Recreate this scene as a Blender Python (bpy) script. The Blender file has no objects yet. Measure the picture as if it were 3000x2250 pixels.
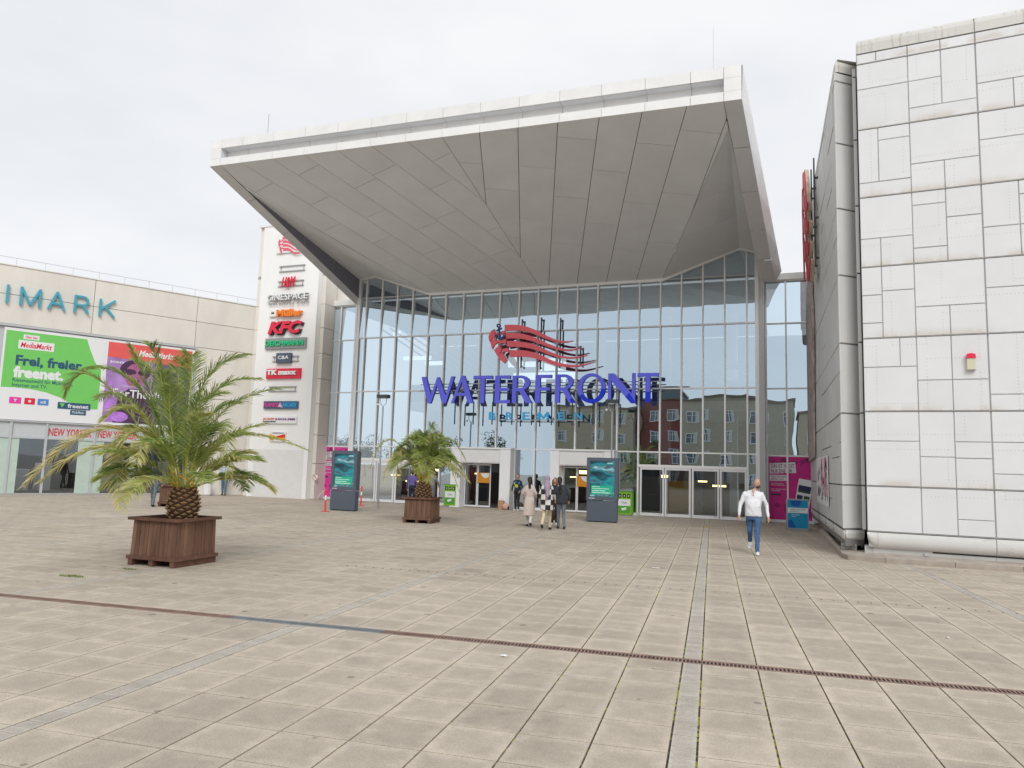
import bpy, bmesh, math, random
import numpy as np
from mathutils import Vector, Matrix, noise as mnoise
random.seed(7)
PI = math.pi
scene = bpy.context.scene
C = scene.collection

# ------------------------------------------------------------------ camera, sky, light
FOC, PITCH, ROLL, YAW, CAMH = 2151.7, 0.113369, 0.0306597, -0.2674563, 1.8934
PW, PH = 3000.0, 2250.0
_f = Vector((math.sin(YAW)*math.cos(PITCH), math.cos(YAW)*math.cos(PITCH), math.sin(PITCH)))
_r = Vector((math.cos(YAW), -math.sin(YAW), 0)); _u = _r.cross(_f)
_cr, _sr = math.cos(ROLL), math.sin(ROLL)
RT = _cr*_r + _sr*_u; UP = -_sr*_r + _cr*_u; FW = _f
cam_d = bpy.data.cameras.new('camera'); cam = bpy.data.objects.new('camera', cam_d); C.objects.link(cam)
cam_d.sensor_fit = 'HORIZONTAL'; cam_d.sensor_width = 36; cam_d.lens = FOC/PW*36
cam_d.clip_end = 3000; cam_d.clip_start = .05
Mx = Matrix(((RT.x, UP.x, -FW.x, 0), (RT.y, UP.y, -FW.y, 0), (RT.z, UP.z, -FW.z, CAMH), (0, 0, 0, 1)))
cam.matrix_world = Mx
scene.camera = cam
scene.view_settings.view_transform = 'Standard'; scene.view_settings.look = 'None'
scene.view_settings.gamma = 1.0; scene.view_settings.use_curve_mapping = False
scene.view_settings.exposure = 0.53
scene.cycles.max_bounces = 8; scene.cycles.transparent_max_bounces = 16
scene.cycles.caustics_reflective = False; scene.cycles.caustics_refractive = False
scene.cycles.sample_clamp_indirect = 4.0

SUN_EL, SUN_AZ = math.radians(42), math.radians(158)   # azimuth from +Y clockwise: behind the camera, to its right
w = bpy.data.worlds.new('World'); scene.world = w; w.use_nodes = True
nt = w.node_tree; nt.nodes.clear()
def N(t, **k):
    n = nt.nodes.new(t)
    for a, b in k.items(): setattr(n, a, b)
    return n
out = N('ShaderNodeOutputWorld'); bg = N('ShaderNodeBackground')
sky = N('ShaderNodeTexSky', sky_type='NISHITA', sun_disc=False, sun_elevation=SUN_EL, sun_rotation=SUN_AZ)
tc = N('ShaderNodeTexCoord'); mp = N('ShaderNodeMapping'); mp.inputs['Scale'].default_value = (1.3, 1.3, 3.2)
no = N('ShaderNodeTexNoise'); no.inputs['Scale'].default_value = 1.6; no.inputs['Detail'].default_value = 5; no.inputs['Roughness'].default_value = .5
cr = N('ShaderNodeValToRGB'); cr.color_ramp.elements[0].position = .38; cr.color_ramp.elements[1].position = .62
cr.color_ramp.elements[0].color = (.60, .612, .635, 1); cr.color_ramp.elements[1].color = (.685, .69, .70, 1)
sm = N('ShaderNodeVectorMath', operation='SCALE'); sm.inputs['Scale'].default_value = .07
mix = N('ShaderNodeMix', data_type='RGBA'); mix.inputs[0].default_value = .93
l = nt.links.new
l(tc.outputs['Generated'], mp.inputs[0]); l(mp.outputs[0], no.inputs['Vector']); l(no.outputs['Fac'], cr.inputs[0])
l(sky.outputs[0], sm.inputs[0]); l(sm.outputs[0], mix.inputs[6]); l(cr.outputs[0], mix.inputs[7])
l(mix.outputs[2], bg.inputs[0]); bg.inputs[1].default_value = 1.0; l(bg.outputs[0], out.inputs[0])
sl = bpy.data.lights.new('sun', 'SUN'); sl.energy = 1.3; sl.angle = math.radians(28); sl.color = (1, .985, .965)
so = bpy.data.objects.new('sun', sl); C.objects.link(so)
sd = Vector((math.sin(SUN_AZ)*math.cos(SUN_EL), math.cos(SUN_AZ)*math.cos(SUN_EL), math.sin(SUN_EL)))
so.rotation_euler = sd.to_track_quat('Z', 'Y').to_euler(); so.location = (0, 0, 60)

# ------------------------------------------------------------------ placing: a point of a known plane seen at photo pixel (x, y)
CAM = Vector((0, 0, CAMH))
def ray(px): return FW*FOC + RT*(px[0]-PW/2) - UP*(px[1]-PH/2)
def ground(x, y, z=0.0):
    d = ray((x, y)); return CAM + d*((z-CAMH)/d.z)
class Frame:
    """vertical wall frame: s along the wall, t out of it, z up"""
    def __init__(self, o, ang):
        self.o = Vector(o); self.u = Vector((math.cos(ang), -math.sin(ang), 0)); self.n = Vector((-math.sin(ang), -math.cos(ang), 0)); self.ang = ang
    def p(self, s, t, z): return self.o + self.u*s + self.n*t + Vector((0, 0, z))
    def at(self, x, y, t=0.0):
        d = ray((x, y)); k = ((self.o + self.n*t - CAM).dot(self.n))/d.dot(self.n)
        q = CAM + d*k - self.o; return q.dot(self.u), q.z
F = Frame((-8.48, 33.05, 0), 0.0996189)                       # glass front
PR = Frame(F.p(-16.0, .5, 0), -0.97772)                        # shop wall on the left
K_ = .91
RB = Frame((3.554, 19.30, 0), 0.1750868)                       # white block on the right
def rbz(z): return .91*z + .1704
W_ = Frame((0, 0, 0), 0.0)                                     # world: s = x, t = -y

# ------------------------------------------------------------------ materials
MATS = {}
def mat(name, col, rough=.6, metal=0, spec=.4, noise=0, nscale=3.0, bump=0, bscale=40, emis=None, estr=1, var=0, stretch=None, coat=0):
    if name in MATS: return MATS[name]
    m = bpy.data.materials.new(name); m.use_nodes = True; t = m.node_tree; b = t.nodes['Principled BSDF']
    b.inputs['Base Color'].default_value = (*col, 1); b.inputs['Roughness'].default_value = rough
    b.inputs['Metallic'].default_value = metal; b.inputs['Specular IOR Level'].default_value = spec
    if coat: b.inputs['Coat Weight'].default_value = coat
    L = t.links.new
    g = t.nodes.new('ShaderNodeNewGeometry'); vec = g.outputs['Position']
    if stretch:
        mpn = t.nodes.new('ShaderNodeMapping'); mpn.inputs['Scale'].default_value = stretch; L(vec, mpn.inputs[0]); vec = mpn.outputs[0]
    src = None
    if noise:
        n = t.nodes.new('ShaderNodeTexNoise'); n.inputs['Scale'].default_value = nscale; n.inputs['Detail'].default_value = 6; n.inputs['Roughness'].default_value = .6
        L(vec, n.inputs['Vector'])
        mr = t.nodes.new('ShaderNodeMapRange'); mr.inputs[1].default_value = .3; mr.inputs[2].default_value = .7
        mr.inputs[3].default_value = 1-noise; mr.inputs[4].default_value = 1+noise*.6; L(n.outputs['Fac'], mr.inputs[0])
        vm = t.nodes.new('ShaderNodeVectorMath'); vm.operation = 'SCALE'; vm.inputs[0].default_value = col; L(mr.outputs[0], vm.inputs['Scale'])
        src = vm.outputs[0]
    if var:
        oi = t.nodes.new('ShaderNodeObjectInfo'); mr = t.nodes.new('ShaderNodeMapRange'); mr.inputs[3].default_value = 1-var; mr.inputs[4].default_value = 1+var
        L(oi.outputs['Random'], mr.inputs[0]); vm = t.nodes.new('ShaderNodeVectorMath'); vm.operation = 'SCALE'
        if src: L(src, vm.inputs[0])
        else: vm.inputs[0].default_value = col
        L(mr.outputs[0], vm.inputs['Scale']); src = vm.outputs[0]
    if src: L(src, b.inputs['Base Color'])
    if bump:
        n = t.nodes.new('ShaderNodeTexNoise'); n.inputs['Scale'].default_value = bscale; n.inputs['Detail'].default_value = 4; L(vec, n.inputs['Vector'])
        bu = t.nodes.new('ShaderNodeBump'); bu.inputs['Strength'].default_value = bump; bu.inputs['Distance'].default_value = .01
        L(n.outputs['Fac'], bu.inputs['Height']); L(bu.outputs[0], b.inputs['Normal'])
    if emis:
        b.inputs['Emission Color'].default_value = (*emis, 1); b.inputs['Emission Strength'].default_value = estr
    MATS[name] = m; return m
def glass_mat(name, tint, refl, rough=.0, wob=0.0, dark=(.6, .66, .68)):
    m = bpy.data.materials.new(name); m.use_nodes = True; t = m.node_tree; t.nodes.clear(); L = t.links.new
    o = t.nodes.new('ShaderNodeOutputMaterial'); g = t.nodes.new('ShaderNodeBsdfGlossy'); g.inputs['Color'].default_value = (*tint, 1); g.inputs['Roughness'].default_value = rough
    tr = t.nodes.new('ShaderNodeBsdfTransparent'); tr.inputs['Color'].default_value = (*dark, 1)
    fr = t.nodes.new('ShaderNodeFresnel'); fr.inputs['IOR'].default_value = 1.5
    mr = t.nodes.new('ShaderNodeMapRange'); mr.inputs[1].default_value = 0; mr.inputs[2].default_value = 1; mr.inputs[3].default_value = refl; mr.inputs[4].default_value = 1.0
    L(fr.outputs[0], mr.inputs[0]); mx = t.nodes.new('ShaderNodeMixShader'); L(mr.outputs[0], mx.inputs[0]); L(tr.outputs[0], mx.inputs[1]); L(g.outputs[0], mx.inputs[2]); L(mx.outputs[0], o.inputs[0])
    if wob:
        geo = t.nodes.new('ShaderNodeNewGeometry'); n = t.nodes.new('ShaderNodeTexNoise'); n.inputs['Scale'].default_value = .9; n.inputs['Detail'].default_value = 1
        L(geo.outputs['Position'], n.inputs['Vector']); bu = t.nodes.new('ShaderNodeBump'); bu.inputs['Strength'].default_value = wob; bu.inputs['Distance'].default_value = .02
        L(n.outputs['Fac'], bu.inputs['Height']); L(bu.outputs[0], g.inputs['Normal'])
    MATS[name] = m; return m

white_frame = mat('white_frame', (.86, .87, .88), .4, noise=.03, nscale=2)
grey_frame = mat('grey_frame', (.50, .52, .54), .45)
door_frame = mat('door_frame', (.80, .81, .83), .4, noise=.05)
glass = glass_mat('solar_glass', (.71, .86, .975), .66, wob=.13)
glass_low = glass_mat('shop_glass', (.66, .75, .80), .17, wob=.12, dark=(.75, .8, .8))
soffit_m = mat('soffit_panel', (.77, .80, .83), .5, noise=.05, nscale=.8, var=.03)
canopy_white = mat('canopy_metal', (.82, .82, .815), .5, noise=.06, nscale=1.5, var=.02)
canopy_core = mat('canopy_core', (.05, .05, .055), .8)
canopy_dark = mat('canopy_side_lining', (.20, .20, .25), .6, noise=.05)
tower_white = mat('tower_render', (.87, .87, .86), .75, noise=.05, nscale=.7, stretch=(1, 1, .3))
beige = mat('beige_concrete', (.76, .73, .67), .8, noise=.10, nscale=.9, stretch=(1, 1, .35), bump=.1, bscale=60, var=.02)
joint_dark = mat('joint_grey', (.22, .21, .205), .9)  # dark grey core that shows in the panel joints
black = mat('black_matter', (.02, .02, .022), .7)
steel = mat('galvanised_steel', (.45, .46, .48), .4, metal=.7)
dark_steel = mat('dark_steel', (.06, .075, .08), .5, metal=.3)
rust = mat('rusty_iron', (.30, .20, .16), .85, noise=.35, nscale=6, bump=.4, bscale=200)
newiron = mat('grey_iron', (.25, .26, .27), .7, noise=.25, nscale=6)

def stained_white():
    m = mat('white_cladding', (.72, .73, .745), .45, noise=.035, nscale=1.2, var=.02)
    t = m.node_tree; L = t.links.new; b = t.nodes['Principled BSDF']; src = b.inputs['Base Color'].links[0].from_socket
    geo = t.nodes.new('ShaderNodeNewGeometry'); sp = t.nodes.new('ShaderNodeSeparateXYZ'); L(geo.outputs['Position'], sp.inputs[0])
    def mth(op, a, bb=None, c=None):
        n = t.nodes.new('ShaderNodeMath'); n.operation = op
        for i, v in enumerate((a, bb, c)):
            if v is None: continue
            if isinstance(v, (int, float)): n.inputs[i].default_value = v
            else: L(v, n.inputs[i])
        return n.outputs[0]
    # grime that has run down on to the lowest strip of every course
    zz = mth('SUBTRACT', sp.outputs[2], rbz(1.71)); fr = mth('FRACT', mth('DIVIDE', mth('ADD', zz, 17.8), 1.78))
    lo = mth('SUBTRACT', 1.0, mth('MULTIPLY', fr, 7.0)); lo = mth('MAXIMUM', lo, 0.0)
    n = t.nodes.new('ShaderNodeTexNoise'); n.inputs['Scale'].default_value = 2.2; n.inputs['Detail'].default_value = 5
    mp = t.nodes.new('ShaderNodeMapping'); mp.inputs['Scale'].default_value = (1, 1, .25); L(geo.outputs['Position'], mp.inputs[0]); L(mp.outputs[0], n.inputs['Vector'])
    k = mth('MULTIPLY', mth('MULTIPLY', lo, lo), mth('MULTIPLY', mth('MAXIMUM', mth('SUBTRACT', n.outputs['Fac'], .38), 0.0), 4.0))
    mx = t.nodes.new('ShaderNodeMix'); mx.data_type = 'RGBA'; L(mth('MINIMUM', k, .45), mx.inputs[0]); L(src, mx.inputs[6]); mx.inputs[7].default_value = (.50, .43, .33, 1)
    L(mx.outputs[2], b.inputs['Base Color']); return m
clad = stained_white()
def streaky(name, col, dirt, thr=.5, amt=.8, stretch=(6, 6, .5), sc=1.6):
    m = mat(name, col, .55, noise=.06, nscale=1.0); t = m.node_tree; L = t.links.new; b = t.nodes['Principled BSDF']; src = b.inputs['Base Color'].links[0].from_socket
    geo = t.nodes.new('ShaderNodeNewGeometry'); mp = t.nodes.new('ShaderNodeMapping'); mp.inputs['Scale'].default_value = stretch; L(geo.outputs['Position'], mp.inputs[0])
    n = t.nodes.new('ShaderNodeTexNoise'); n.inputs['Scale'].default_value = sc; n.inputs['Detail'].default_value = 6; n.inputs['Roughness'].default_value = .7; L(mp.outputs[0], n.inputs['Vector'])
    mr = t.nodes.new('ShaderNodeMapRange'); mr.inputs[1].default_value = thr; mr.inputs[2].default_value = thr+.2; mr.inputs[4].default_value = amt; L(n.outputs['Fac'], mr.inputs[0])
    mx = t.nodes.new('ShaderNodeMix'); mx.data_type = 'RGBA'; L(mr.outputs[0], mx.inputs[0]); L(src, mx.inputs[6]); mx.inputs[7].default_value = (*dirt, 1); L(mx.outputs[2], b.inputs['Base Color']); return m
cap_m = streaky('stained_coping', (.62, .61, .58), (.22, .19, .13), .54, .7)
grey_clad = mat('grey_cladding', (.63, .635, .63), .5, noise=.07, nscale=1.2, stretch=(1, 1, .3), var=.03)
nose_m = streaky('bullnose_metal', (.66, .66, .645), (.33, .29, .23), .55, .5, (1, 1, 3), 1.5)
wood = mat('stained_wood', (.175, .095, .062), .75, noise=.4, nscale=7, stretch=(1, 1, .12), bump=.4, bscale=60, var=.22)
wood_dark = mat('wood_rail', (.145, .072, .048), .75, noise=.35, nscale=8, var=.15)
soil = mat('soil', (.06, .045, .03), .95, noise=.5, nscale=30, bump=.8, bscale=80)

# ------------------------------------------------------------------ mesh helpers
class MB:
    def __init__(s): s.v = []; s.f = []; s.m = []; s.mi = 0
    def face(s, pts, rev=False):
        n = len(s.v); s.v += [Vector(p) for p in pts]; ids = list(range(n, n+len(pts)))
        s.f.append(ids[::-1] if rev else ids); s.m.append(s.mi)
    def hexa(s, P8):
        n = len(s.v); s.v += [Vector(p) for p in P8]
        for q in ((0, 3, 2, 1), (4, 5, 6, 7), (0, 1, 5, 4), (1, 2, 6, 5), (2, 3, 7, 6), (3, 0, 4, 7)):
            s.f.append([n+i for i in q]); s.m.append(s.mi)
    def box(s, fr, s0, s1, t0, t1, z0, z1):
        s.hexa([fr.p(a, b, c) for c in (z0, z1) for a, b in ((s0, t1), (s1, t1), (s1, t0), (s0, t0))])
    def prism(s, fr, pts, t0, t1):
        """extruded polygon of (s,z) points between t0 and t1"""
        n = len(s.v); k = len(pts)
        ar = sum(pts[i][0]*pts[(i+1) % k][1]-pts[(i+1) % k][0]*pts[i][1] for i in range(k))
        if ar < 0: pts = pts[::-1]
        s.v += [fr.p(a, t1, b) for a, b in pts] + [fr.p(a, t0, b) for a, b in pts]
        s.f.append([n+i for i in range(k)]); s.m.append(s.mi); s.f.append([n+k+i for i in range(k)][::-1]); s.m.append(s.mi)
        for i in range(k): j = (i+1) % k; s.f.append([n+i, n+k+i, n+k+j, n+j]); s.m.append(s.mi)
    def tube(s, pts, r, seg=6, cap=True):
        pts = [Vector(p) for p in pts]; rs = r if isinstance(r, (list, tuple)) else [r]*len(pts); n0 = len(s.v)
        for i, p in enumerate(pts):
            d = (pts[min(i+1, len(pts)-1)]-pts[max(i-1, 0)]).normalized()
            a = d.cross(Vector((0, 0, 1)) if abs(d.z) < .9 else Vector((1, 0, 0))).normalized(); b = d.cross(a)
            for k in range(seg):
                q = 2*PI*k/seg; s.v.append(p + (a*math.cos(q)+b*math.sin(q))*rs[i])
        for i in range(len(pts)-1):
            for k in range(seg):
                a0 = n0+i*seg+k; a1 = n0+i*seg+(k+1) % seg; s.f.append([a0, a0+seg, a1+seg, a1]); s.m.append(s.mi)
        if cap:
            s.f.append([n0+k for k in range(seg)]); s.m.append(s.mi); s.f.append([n0+(len(pts)-1)*seg+k for k in range(seg)][::-1]); s.m.append(s.mi)
    def sheet(s, rows):
        n0 = len(s.v); w_ = len(rows[0])
        for r in rows: s.v += [Vector(p) for p in r]
        for i in range(len(rows)-1):
            for k in range(w_-1):
                a = n0+i*w_+k; s.f.append([a, a+1, a+1+w_, a+w_]); s.m.append(s.mi)
    def ball(s, c, r, seg=10, rings=6, sc=(1, 1, 1)):
        rows = []
        for i in range(rings+1):
            th = PI*i/rings; rows.append([Vector(c)+Vector((math.sin(th)*math.cos(2*PI*k/seg)*sc[0], math.sin(th)*math.sin(2*PI*k/seg)*sc[1], math.cos(th)*sc[2]))*r for k in range(seg+1)])
        s.sheet(rows)
    def build(s, name, m, parent=None, smooth=False, kind=None):
        me = bpy.data.meshes.new(name); off = Vector(parent.location) if parent is not None else Vector((0, 0, 0))
        if parent is not None and parent.parent is not None: off = off + Vector(parent.parent.location)
        me.from_pydata([tuple(v-off) for v in s.v], [], s.f)
        for q in (m if isinstance(m, (list, tuple)) else [m]): me.materials.append(q)
        if any(s.m): me.polygons.foreach_set('material_index', s.m)
        if smooth: me.polygons.foreach_set('use_smooth', [True]*len(s.f))
        me.update(); return add(name, me, parent, kind)
def add(name, me, parent=None, kind=None):
    o = bpy.data.objects.new(name, me); C.objects.link(o)
    if parent is not None: o.parent = parent
    if kind: o['kind'] = kind
    return o
def thing(name, label, cat, loc=(0, 0, 0), rz=0, group=None):
    o = bpy.data.objects.new(name, None); o.empty_display_size = .2; C.objects.link(o); o.location = loc; o.rotation_euler = (0, 0, rz)
    o['label'] = label; o['category'] = cat
    if group: o['group'] = group
    return o
def tag(o, label, cat, group=None):
    o['label'] = label; o['category'] = cat
    if group: o['group'] = group
    return o
def bx(name, fr, s0, s1, t0, t1, z0, z1, m, parent=None, kind=None):
    b = MB(); b.box(fr, s0, s1, t0, t1, z0, z1); return b.build(name, m, parent, kind=kind)
def text(body, fr, box, t, depth, m, parent, name='lettering', shear=0, bold=0.0, fit=True, spacing=1.0, res=2, rot=0):
    """flat or raised lettering; box = (s0, s1, z0, z1) on the wall frame"""
    c = bpy.data.curves.new('t', 'FONT'); c.body = body; c.extrude = .5; c.resolution_u = res; c.shear = shear; c.offset = bold; c.space_character = spacing; c.space_line = .95
    o = bpy.data.objects.new('t', c); C.objects.link(o); me = bpy.data.meshes.new_from_object(o); bpy.data.objects.remove(o); bpy.data.curves.remove(c)
    n = len(me.vertices); co = np.empty(n*3); me.vertices.foreach_get('co', co); co = co.reshape(-1, 3)
    mn = co.min(0); mx = co.max(0); s0, s1, z0, z1 = box
    kx = (s1-s0)/(mx[0]-mn[0]); kz = (z1-z0)/(mx[1]-mn[1])
    if not fit: kx = kz = min(kx, kz)
    a = (co[:, 0]-mn[0])*kx; b = (co[:, 1]-mn[1])*kz; d = (co[:, 2]+.5)*depth
    if rot: ca, sa = math.cos(rot), math.sin(rot); a, b = a*ca-b*sa, a*sa+b*ca
    off = Vector((0, 0, 0))
    if parent is not None:
        off = Vector(parent.location)
        if parent.parent is not None: off = off + Vector(parent.parent.location)
    O = fr.o - off; out = np.array(O)[None, :] + np.outer(s0+a, np.array(fr.u)) + np.outer(t+d, np.array(fr.n)); out[:, 2] += z0+b
    me.vertices.foreach_set('co', out.ravel()); me.materials.clear(); me.materials.append(m); me.update()
    me.name = name; return add(name, me, parent)
def curve_poly(fr, outlines, t0, t1, m, name, parent, smooth=False):
    """extruded polygon with holes: outlines = list of [(s,z)..], first is outer"""
    c = bpy.data.curves.new('c', 'CURVE'); c.dimensions = '2D'; c.fill_mode = 'BOTH'; c.extrude = .5
    for ol in outlines:
        sp = c.splines.new('POLY'); sp.points.add(len(ol)-1)
        for q, (a, b) in zip(sp.points, ol): q.co = (a, b, 0, 1)
        sp.use_cyclic_u = True
    o = bpy.data.objects.new('c', c); C.objects.link(o); me = bpy.data.meshes.new_from_object(o); bpy.data.objects.remove(o)
    off = Vector(parent.location) if parent is not None else Vector((0, 0, 0))
    if parent is not None and parent.parent is not None: off = off+Vector(parent.parent.location)
    for v in me.vertices:
        a, b, d = v.co; v.co = fr.p(a, t0+(d+.5)*(t1-t0), b)-off
    me.materials.clear(); me.materials.append(m); me.name = name
    bm = bmesh.new(); bm.from_mesh(me); bmesh.ops.remove_doubles(bm, verts=bm.verts, dist=1e-5); bmesh.ops.recalc_face_normals(bm, faces=bm.faces); bm.to_mesh(me); bm.free()
    return add(name, me, parent)
def clip(poly, a, b, c):
    """keep a*x+b*y<=c"""
    r = []
    for i in range(len(poly)):
        p, q = poly[i], poly[(i+1) % len(poly)]; dp = a*p[0]+b*p[1]-c; dq = a*q[0]+b*q[1]-c
        if dp <= 0: r.append(p)
        if dp*dq < 0: k = dp/(dp-dq); r.append((p[0]+(q[0]-p[0])*k, p[1]+(q[1]-p[1])*k))
    return r
def area(p): return abs(sum(p[i][0]*p[(i+1) % len(p)][1]-p[(i+1) % len(p)][0]*p[i][1] for i in range(len(p))))/2 if len(p) > 2 else 0

# ------------------------------------------------------------------ plaza
SL = .53; SY = .5347; GX0 = -.2847; STRIP = .188; GY0 = 5.355
def slab_mat(name, col, strip=False):
    m = bpy.data.materials.new(name); m.use_nodes = True; t = m.node_tree; L = t.links.new; b = t.nodes['Principled BSDF']
    b.inputs['Roughness'].default_value = .85; b.inputs['Specular IOR Level'].default_value = .25
    geo = t.nodes.new('ShaderNodeNewGeometry')
    def noise(sc, det, ro=.6, dist=0):
        n = t.nodes.new('ShaderNodeTexNoise'); n.inputs['Scale'].default_value = sc; n.inputs['Detail'].default_value = det; n.inputs['Roughness'].default_value = ro; L(geo.outputs['Position'], n.inputs['Vector']); return n.outputs['Fac']
    def mr(x, a, bb, c, d):
        n = t.nodes.new('ShaderNodeMapRange'); n.inputs[1].default_value = a; n.inputs[2].default_value = bb; n.inputs[3].default_value = c; n.inputs[4].default_value = d; L(x, n.inputs[0]); return n.outputs[0]
    def mul(a, bb):
        n = t.nodes.new('ShaderNodeMath'); n.operation = 'MULTIPLY'; L(a, n.inputs[0]); L(bb, n.inputs[1]); return n.outputs[0]
    at = t.nodes.new('ShaderNodeAttribute'); at.attribute_name = 'tone'
    uv = t.nodes.new('ShaderNodeAttribute'); uv.attribute_name = 'edge'
    f = mul(mr(noise(.35, 4), .3, .7, .90, 1.07), mr(noise(5, 5, .7), .25, .75, .86, 1.12))
    f = mul(f, mr(noise(75, 3, .85), .25, .75, .70, 1.26)); f = mul(f, at.outputs['Fac'])
    # pale worn margin of every slab (edge = 0 at the joint, 1 in the middle), broken up by noise
    sub = t.nodes.new('ShaderNodeMath'); sub.operation = 'ADD'; L(uv.outputs['Fac'], sub.inputs[0]); L(mr(noise(9, 4, .7), .3, .7, -.35, .30), sub.inputs[1])
    f = mul(f, mr(sub.outputs[0], 0.0, .75, 1.14, .94))
    vo = t.nodes.new('ShaderNodeTexVoronoi'); vo.inputs['Scale'].default_value = 2.3; L(geo.outputs['Position'], vo.inputs['Vector'])
    sc_ = t.nodes.new('ShaderNodeSeparateColor'); L(vo.outputs['Color'], sc_.inputs[0])
    pw_ = t.nodes.new('ShaderNodeMath'); pw_.operation = 'POWER'; L(sc_.outputs[0], pw_.inputs[0]); pw_.inputs[1].default_value = 2.5
    ml_ = t.nodes.new('ShaderNodeMath'); ml_.operation = 'MULTIPLY'; L(pw_.outputs[0], ml_.inputs[0]); ml_.inputs[1].default_value = .105
    sb_ = t.nodes.new('ShaderNodeMath'); sb_.operation = 'SUBTRACT'; L(vo.outputs['Distance'], sb_.inputs[0]); L(ml_.outputs[0], sb_.inputs[1])
    f = mul(f, mr(sb_.outputs[0], .0, .022, .60, 1.0))
    wn = t.nodes.new('ShaderNodeTexNoise'); wn.inputs['Scale'].default_value = .55; wn.inputs['Detail'].default_value = 7; wn.inputs['Roughness'].default_value = .72; wn.inputs['Distortion'].default_value = 1.2; L(geo.outputs['Position'], wn.inputs['Vector'])
    f = mul(f, mr(wn.outputs['Fac'], .56, .70, 1.0, .85))
    vo2 = t.nodes.new('ShaderNodeTexVoronoi'); vo2.inputs['Scale'].default_value = 4.3; L(geo.outputs['Position'], vo2.inputs['Vector'])
    f = mul(f, mr(vo2.outputs['Distance'], .03, .055, .82, 1.0))
    f = mul(f, mr(noise(.12, 3), .62, .75, 1.0, .86))
    vm = t.nodes.new('ShaderNodeVectorMath'); vm.operation = 'SCALE'; vm.inputs[0].default_value = col; L(f, vm.inputs['Scale']); L(vm.outputs[0], b.inputs['Base Color'])
    bu = t.nodes.new('ShaderNodeBump'); bu.inputs['Strength'].default_value = .35; bu.inputs['Distance'].default_value = .004; L(noise(190, 3, .8), bu.inputs['Height']); L(bu.outputs[0], b.inputs['Normal'])
    return m
slab_m = slab_mat('concrete_slab', (.45, .392, .32)); sett_m = slab_mat('grey_sett', (.445, .405, .355))
def joint_mat():
    m = bpy.data.materials.new('mossy_joint'); m.use_nodes = True; t = m.node_tree; L = t.links.new; b = t.nodes['Principled BSDF']; b.inputs['Roughness'].default_value = 1
    geo = t.nodes.new('ShaderNodeNewGeometry'); n = t.nodes.new('ShaderNodeTexNoise'); n.inputs['Scale'].default_value = .55; n.inputs['Detail'].default_value = 6; L(geo.outputs['Position'], n.inputs['Vector'])
    n2 = t.nodes.new('ShaderNodeTexNoise'); n2.inputs['Scale'].default_value = 14; n2.inputs['Detail'].default_value = 3; L(geo.outputs['Position'], n2.inputs['Vector'])
    ad = t.nodes.new('ShaderNodeMath'); ad.operation = 'ADD'; L(n.outputs['Fac'], ad.inputs[0]); L(n2.outputs['Fac'], ad.inputs[1])
    cr = t.nodes.new('ShaderNodeValToRGB'); e = cr.color_ramp.elements; e[0].position = .99/2; e[0].color = (.06, .05, .038, 1); e[1].position = 1.12/2; e[1].color = (.34, .37, .03, 1)
    hf = t.nodes.new('ShaderNodeMath'); hf.operation = 'MULTIPLY'; hf.inputs[1].default_value = .5; L(ad.outputs[0], hf.inputs[0]); L(hf.outputs[0], cr.inputs[0]); L(cr.outputs[0], b.inputs['Base Color']); return m
joint_m = joint_mat()
plaza_m = mat('far_paving', (.40, .36, .31), .9, noise=.12, nscale=.8)
XL, XR_, YN, YF = -44.0, 15.0, -4.0, 36.0
def sheet_obj(name, x0, x1, y0, y1, z, m, parent=None, kind='structure'):
    b = MB(); b.face([(x0, y0, z), (x1, y0, z), (x1, y1, z), (x0, y1, z)]); return b.build(name, m, parent, kind=kind)
g0 = MB(); R0 = 900.0
for a in (((-R0, -R0), (R0, YN)), ((-R0, YF), (R0, R0)), ((-R0, YN), (XL, YF)), ((XR_, YN), (R0, YF))):
    (xa, ya), (xb, yb) = a; g0.face([(xa, ya, 0), (xb, ya, 0), (xb, yb, 0), (xa, yb, 0)])
g0.build('ground', plaza_m, kind='structure')
plaza = sheet_obj('plaza', XL, XR_, YN, YF, -.013, joint_m)

def col_x():
    """x-intervals of slab columns and of the sett strips between them"""
    cols, strips = [], []
    per = 8*SL+STRIP
    k0 = int(math.floor((XL-GX0)/per))-1
    for k in range(k0, 6):
        a = GX0+k*per
        if XL <= a and a+STRIP <= XR_: strips.append((a, a+STRIP))
        for j in range(8):
            x0 = a+STRIP+j*SL
            if x0 >= XL and x0+SL <= XR_: cols.append((x0, x0+SL))
    return cols, strips
cols, strips = col_x()
DR0, DR1 = 7.85, 8.035                                          # drain line, in y
def slab_rows(step, y0, y1):
    rows = []; k = int(math.floor((YN-GY0)/step))
    y = GY0+k*step
    while y < YF:
        rows.append((y, y+step)); y += step
    return rows
def in_front(x, y):
    d = Vector((x, y, 0))-CAM; z = d.dot(FW)
    if z < .5: return None
    px, py = PW/2+FOC*d.dot(RT)/z, PH/2-FOC*d.dot(UP)/z
    return (px, py, d.length) if -120 < px < 3120 and py < 2500 else None
GAPX, GAPY = .0072, .0062
def slab_verts(x0, x1, y0, y1, gx, gy, rnd):
    x0 += gx; x1 -= gx; y0 += gy; y1 -= gy; h = rnd.uniform(-.0015, .0015); m_ = .11
    xs = (x0, x0+m_*.5, x1-m_*.5, x1); ys = (y0, y0+m_*.5, y1-m_*.5, y1)
    return xs, ys, h
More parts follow.
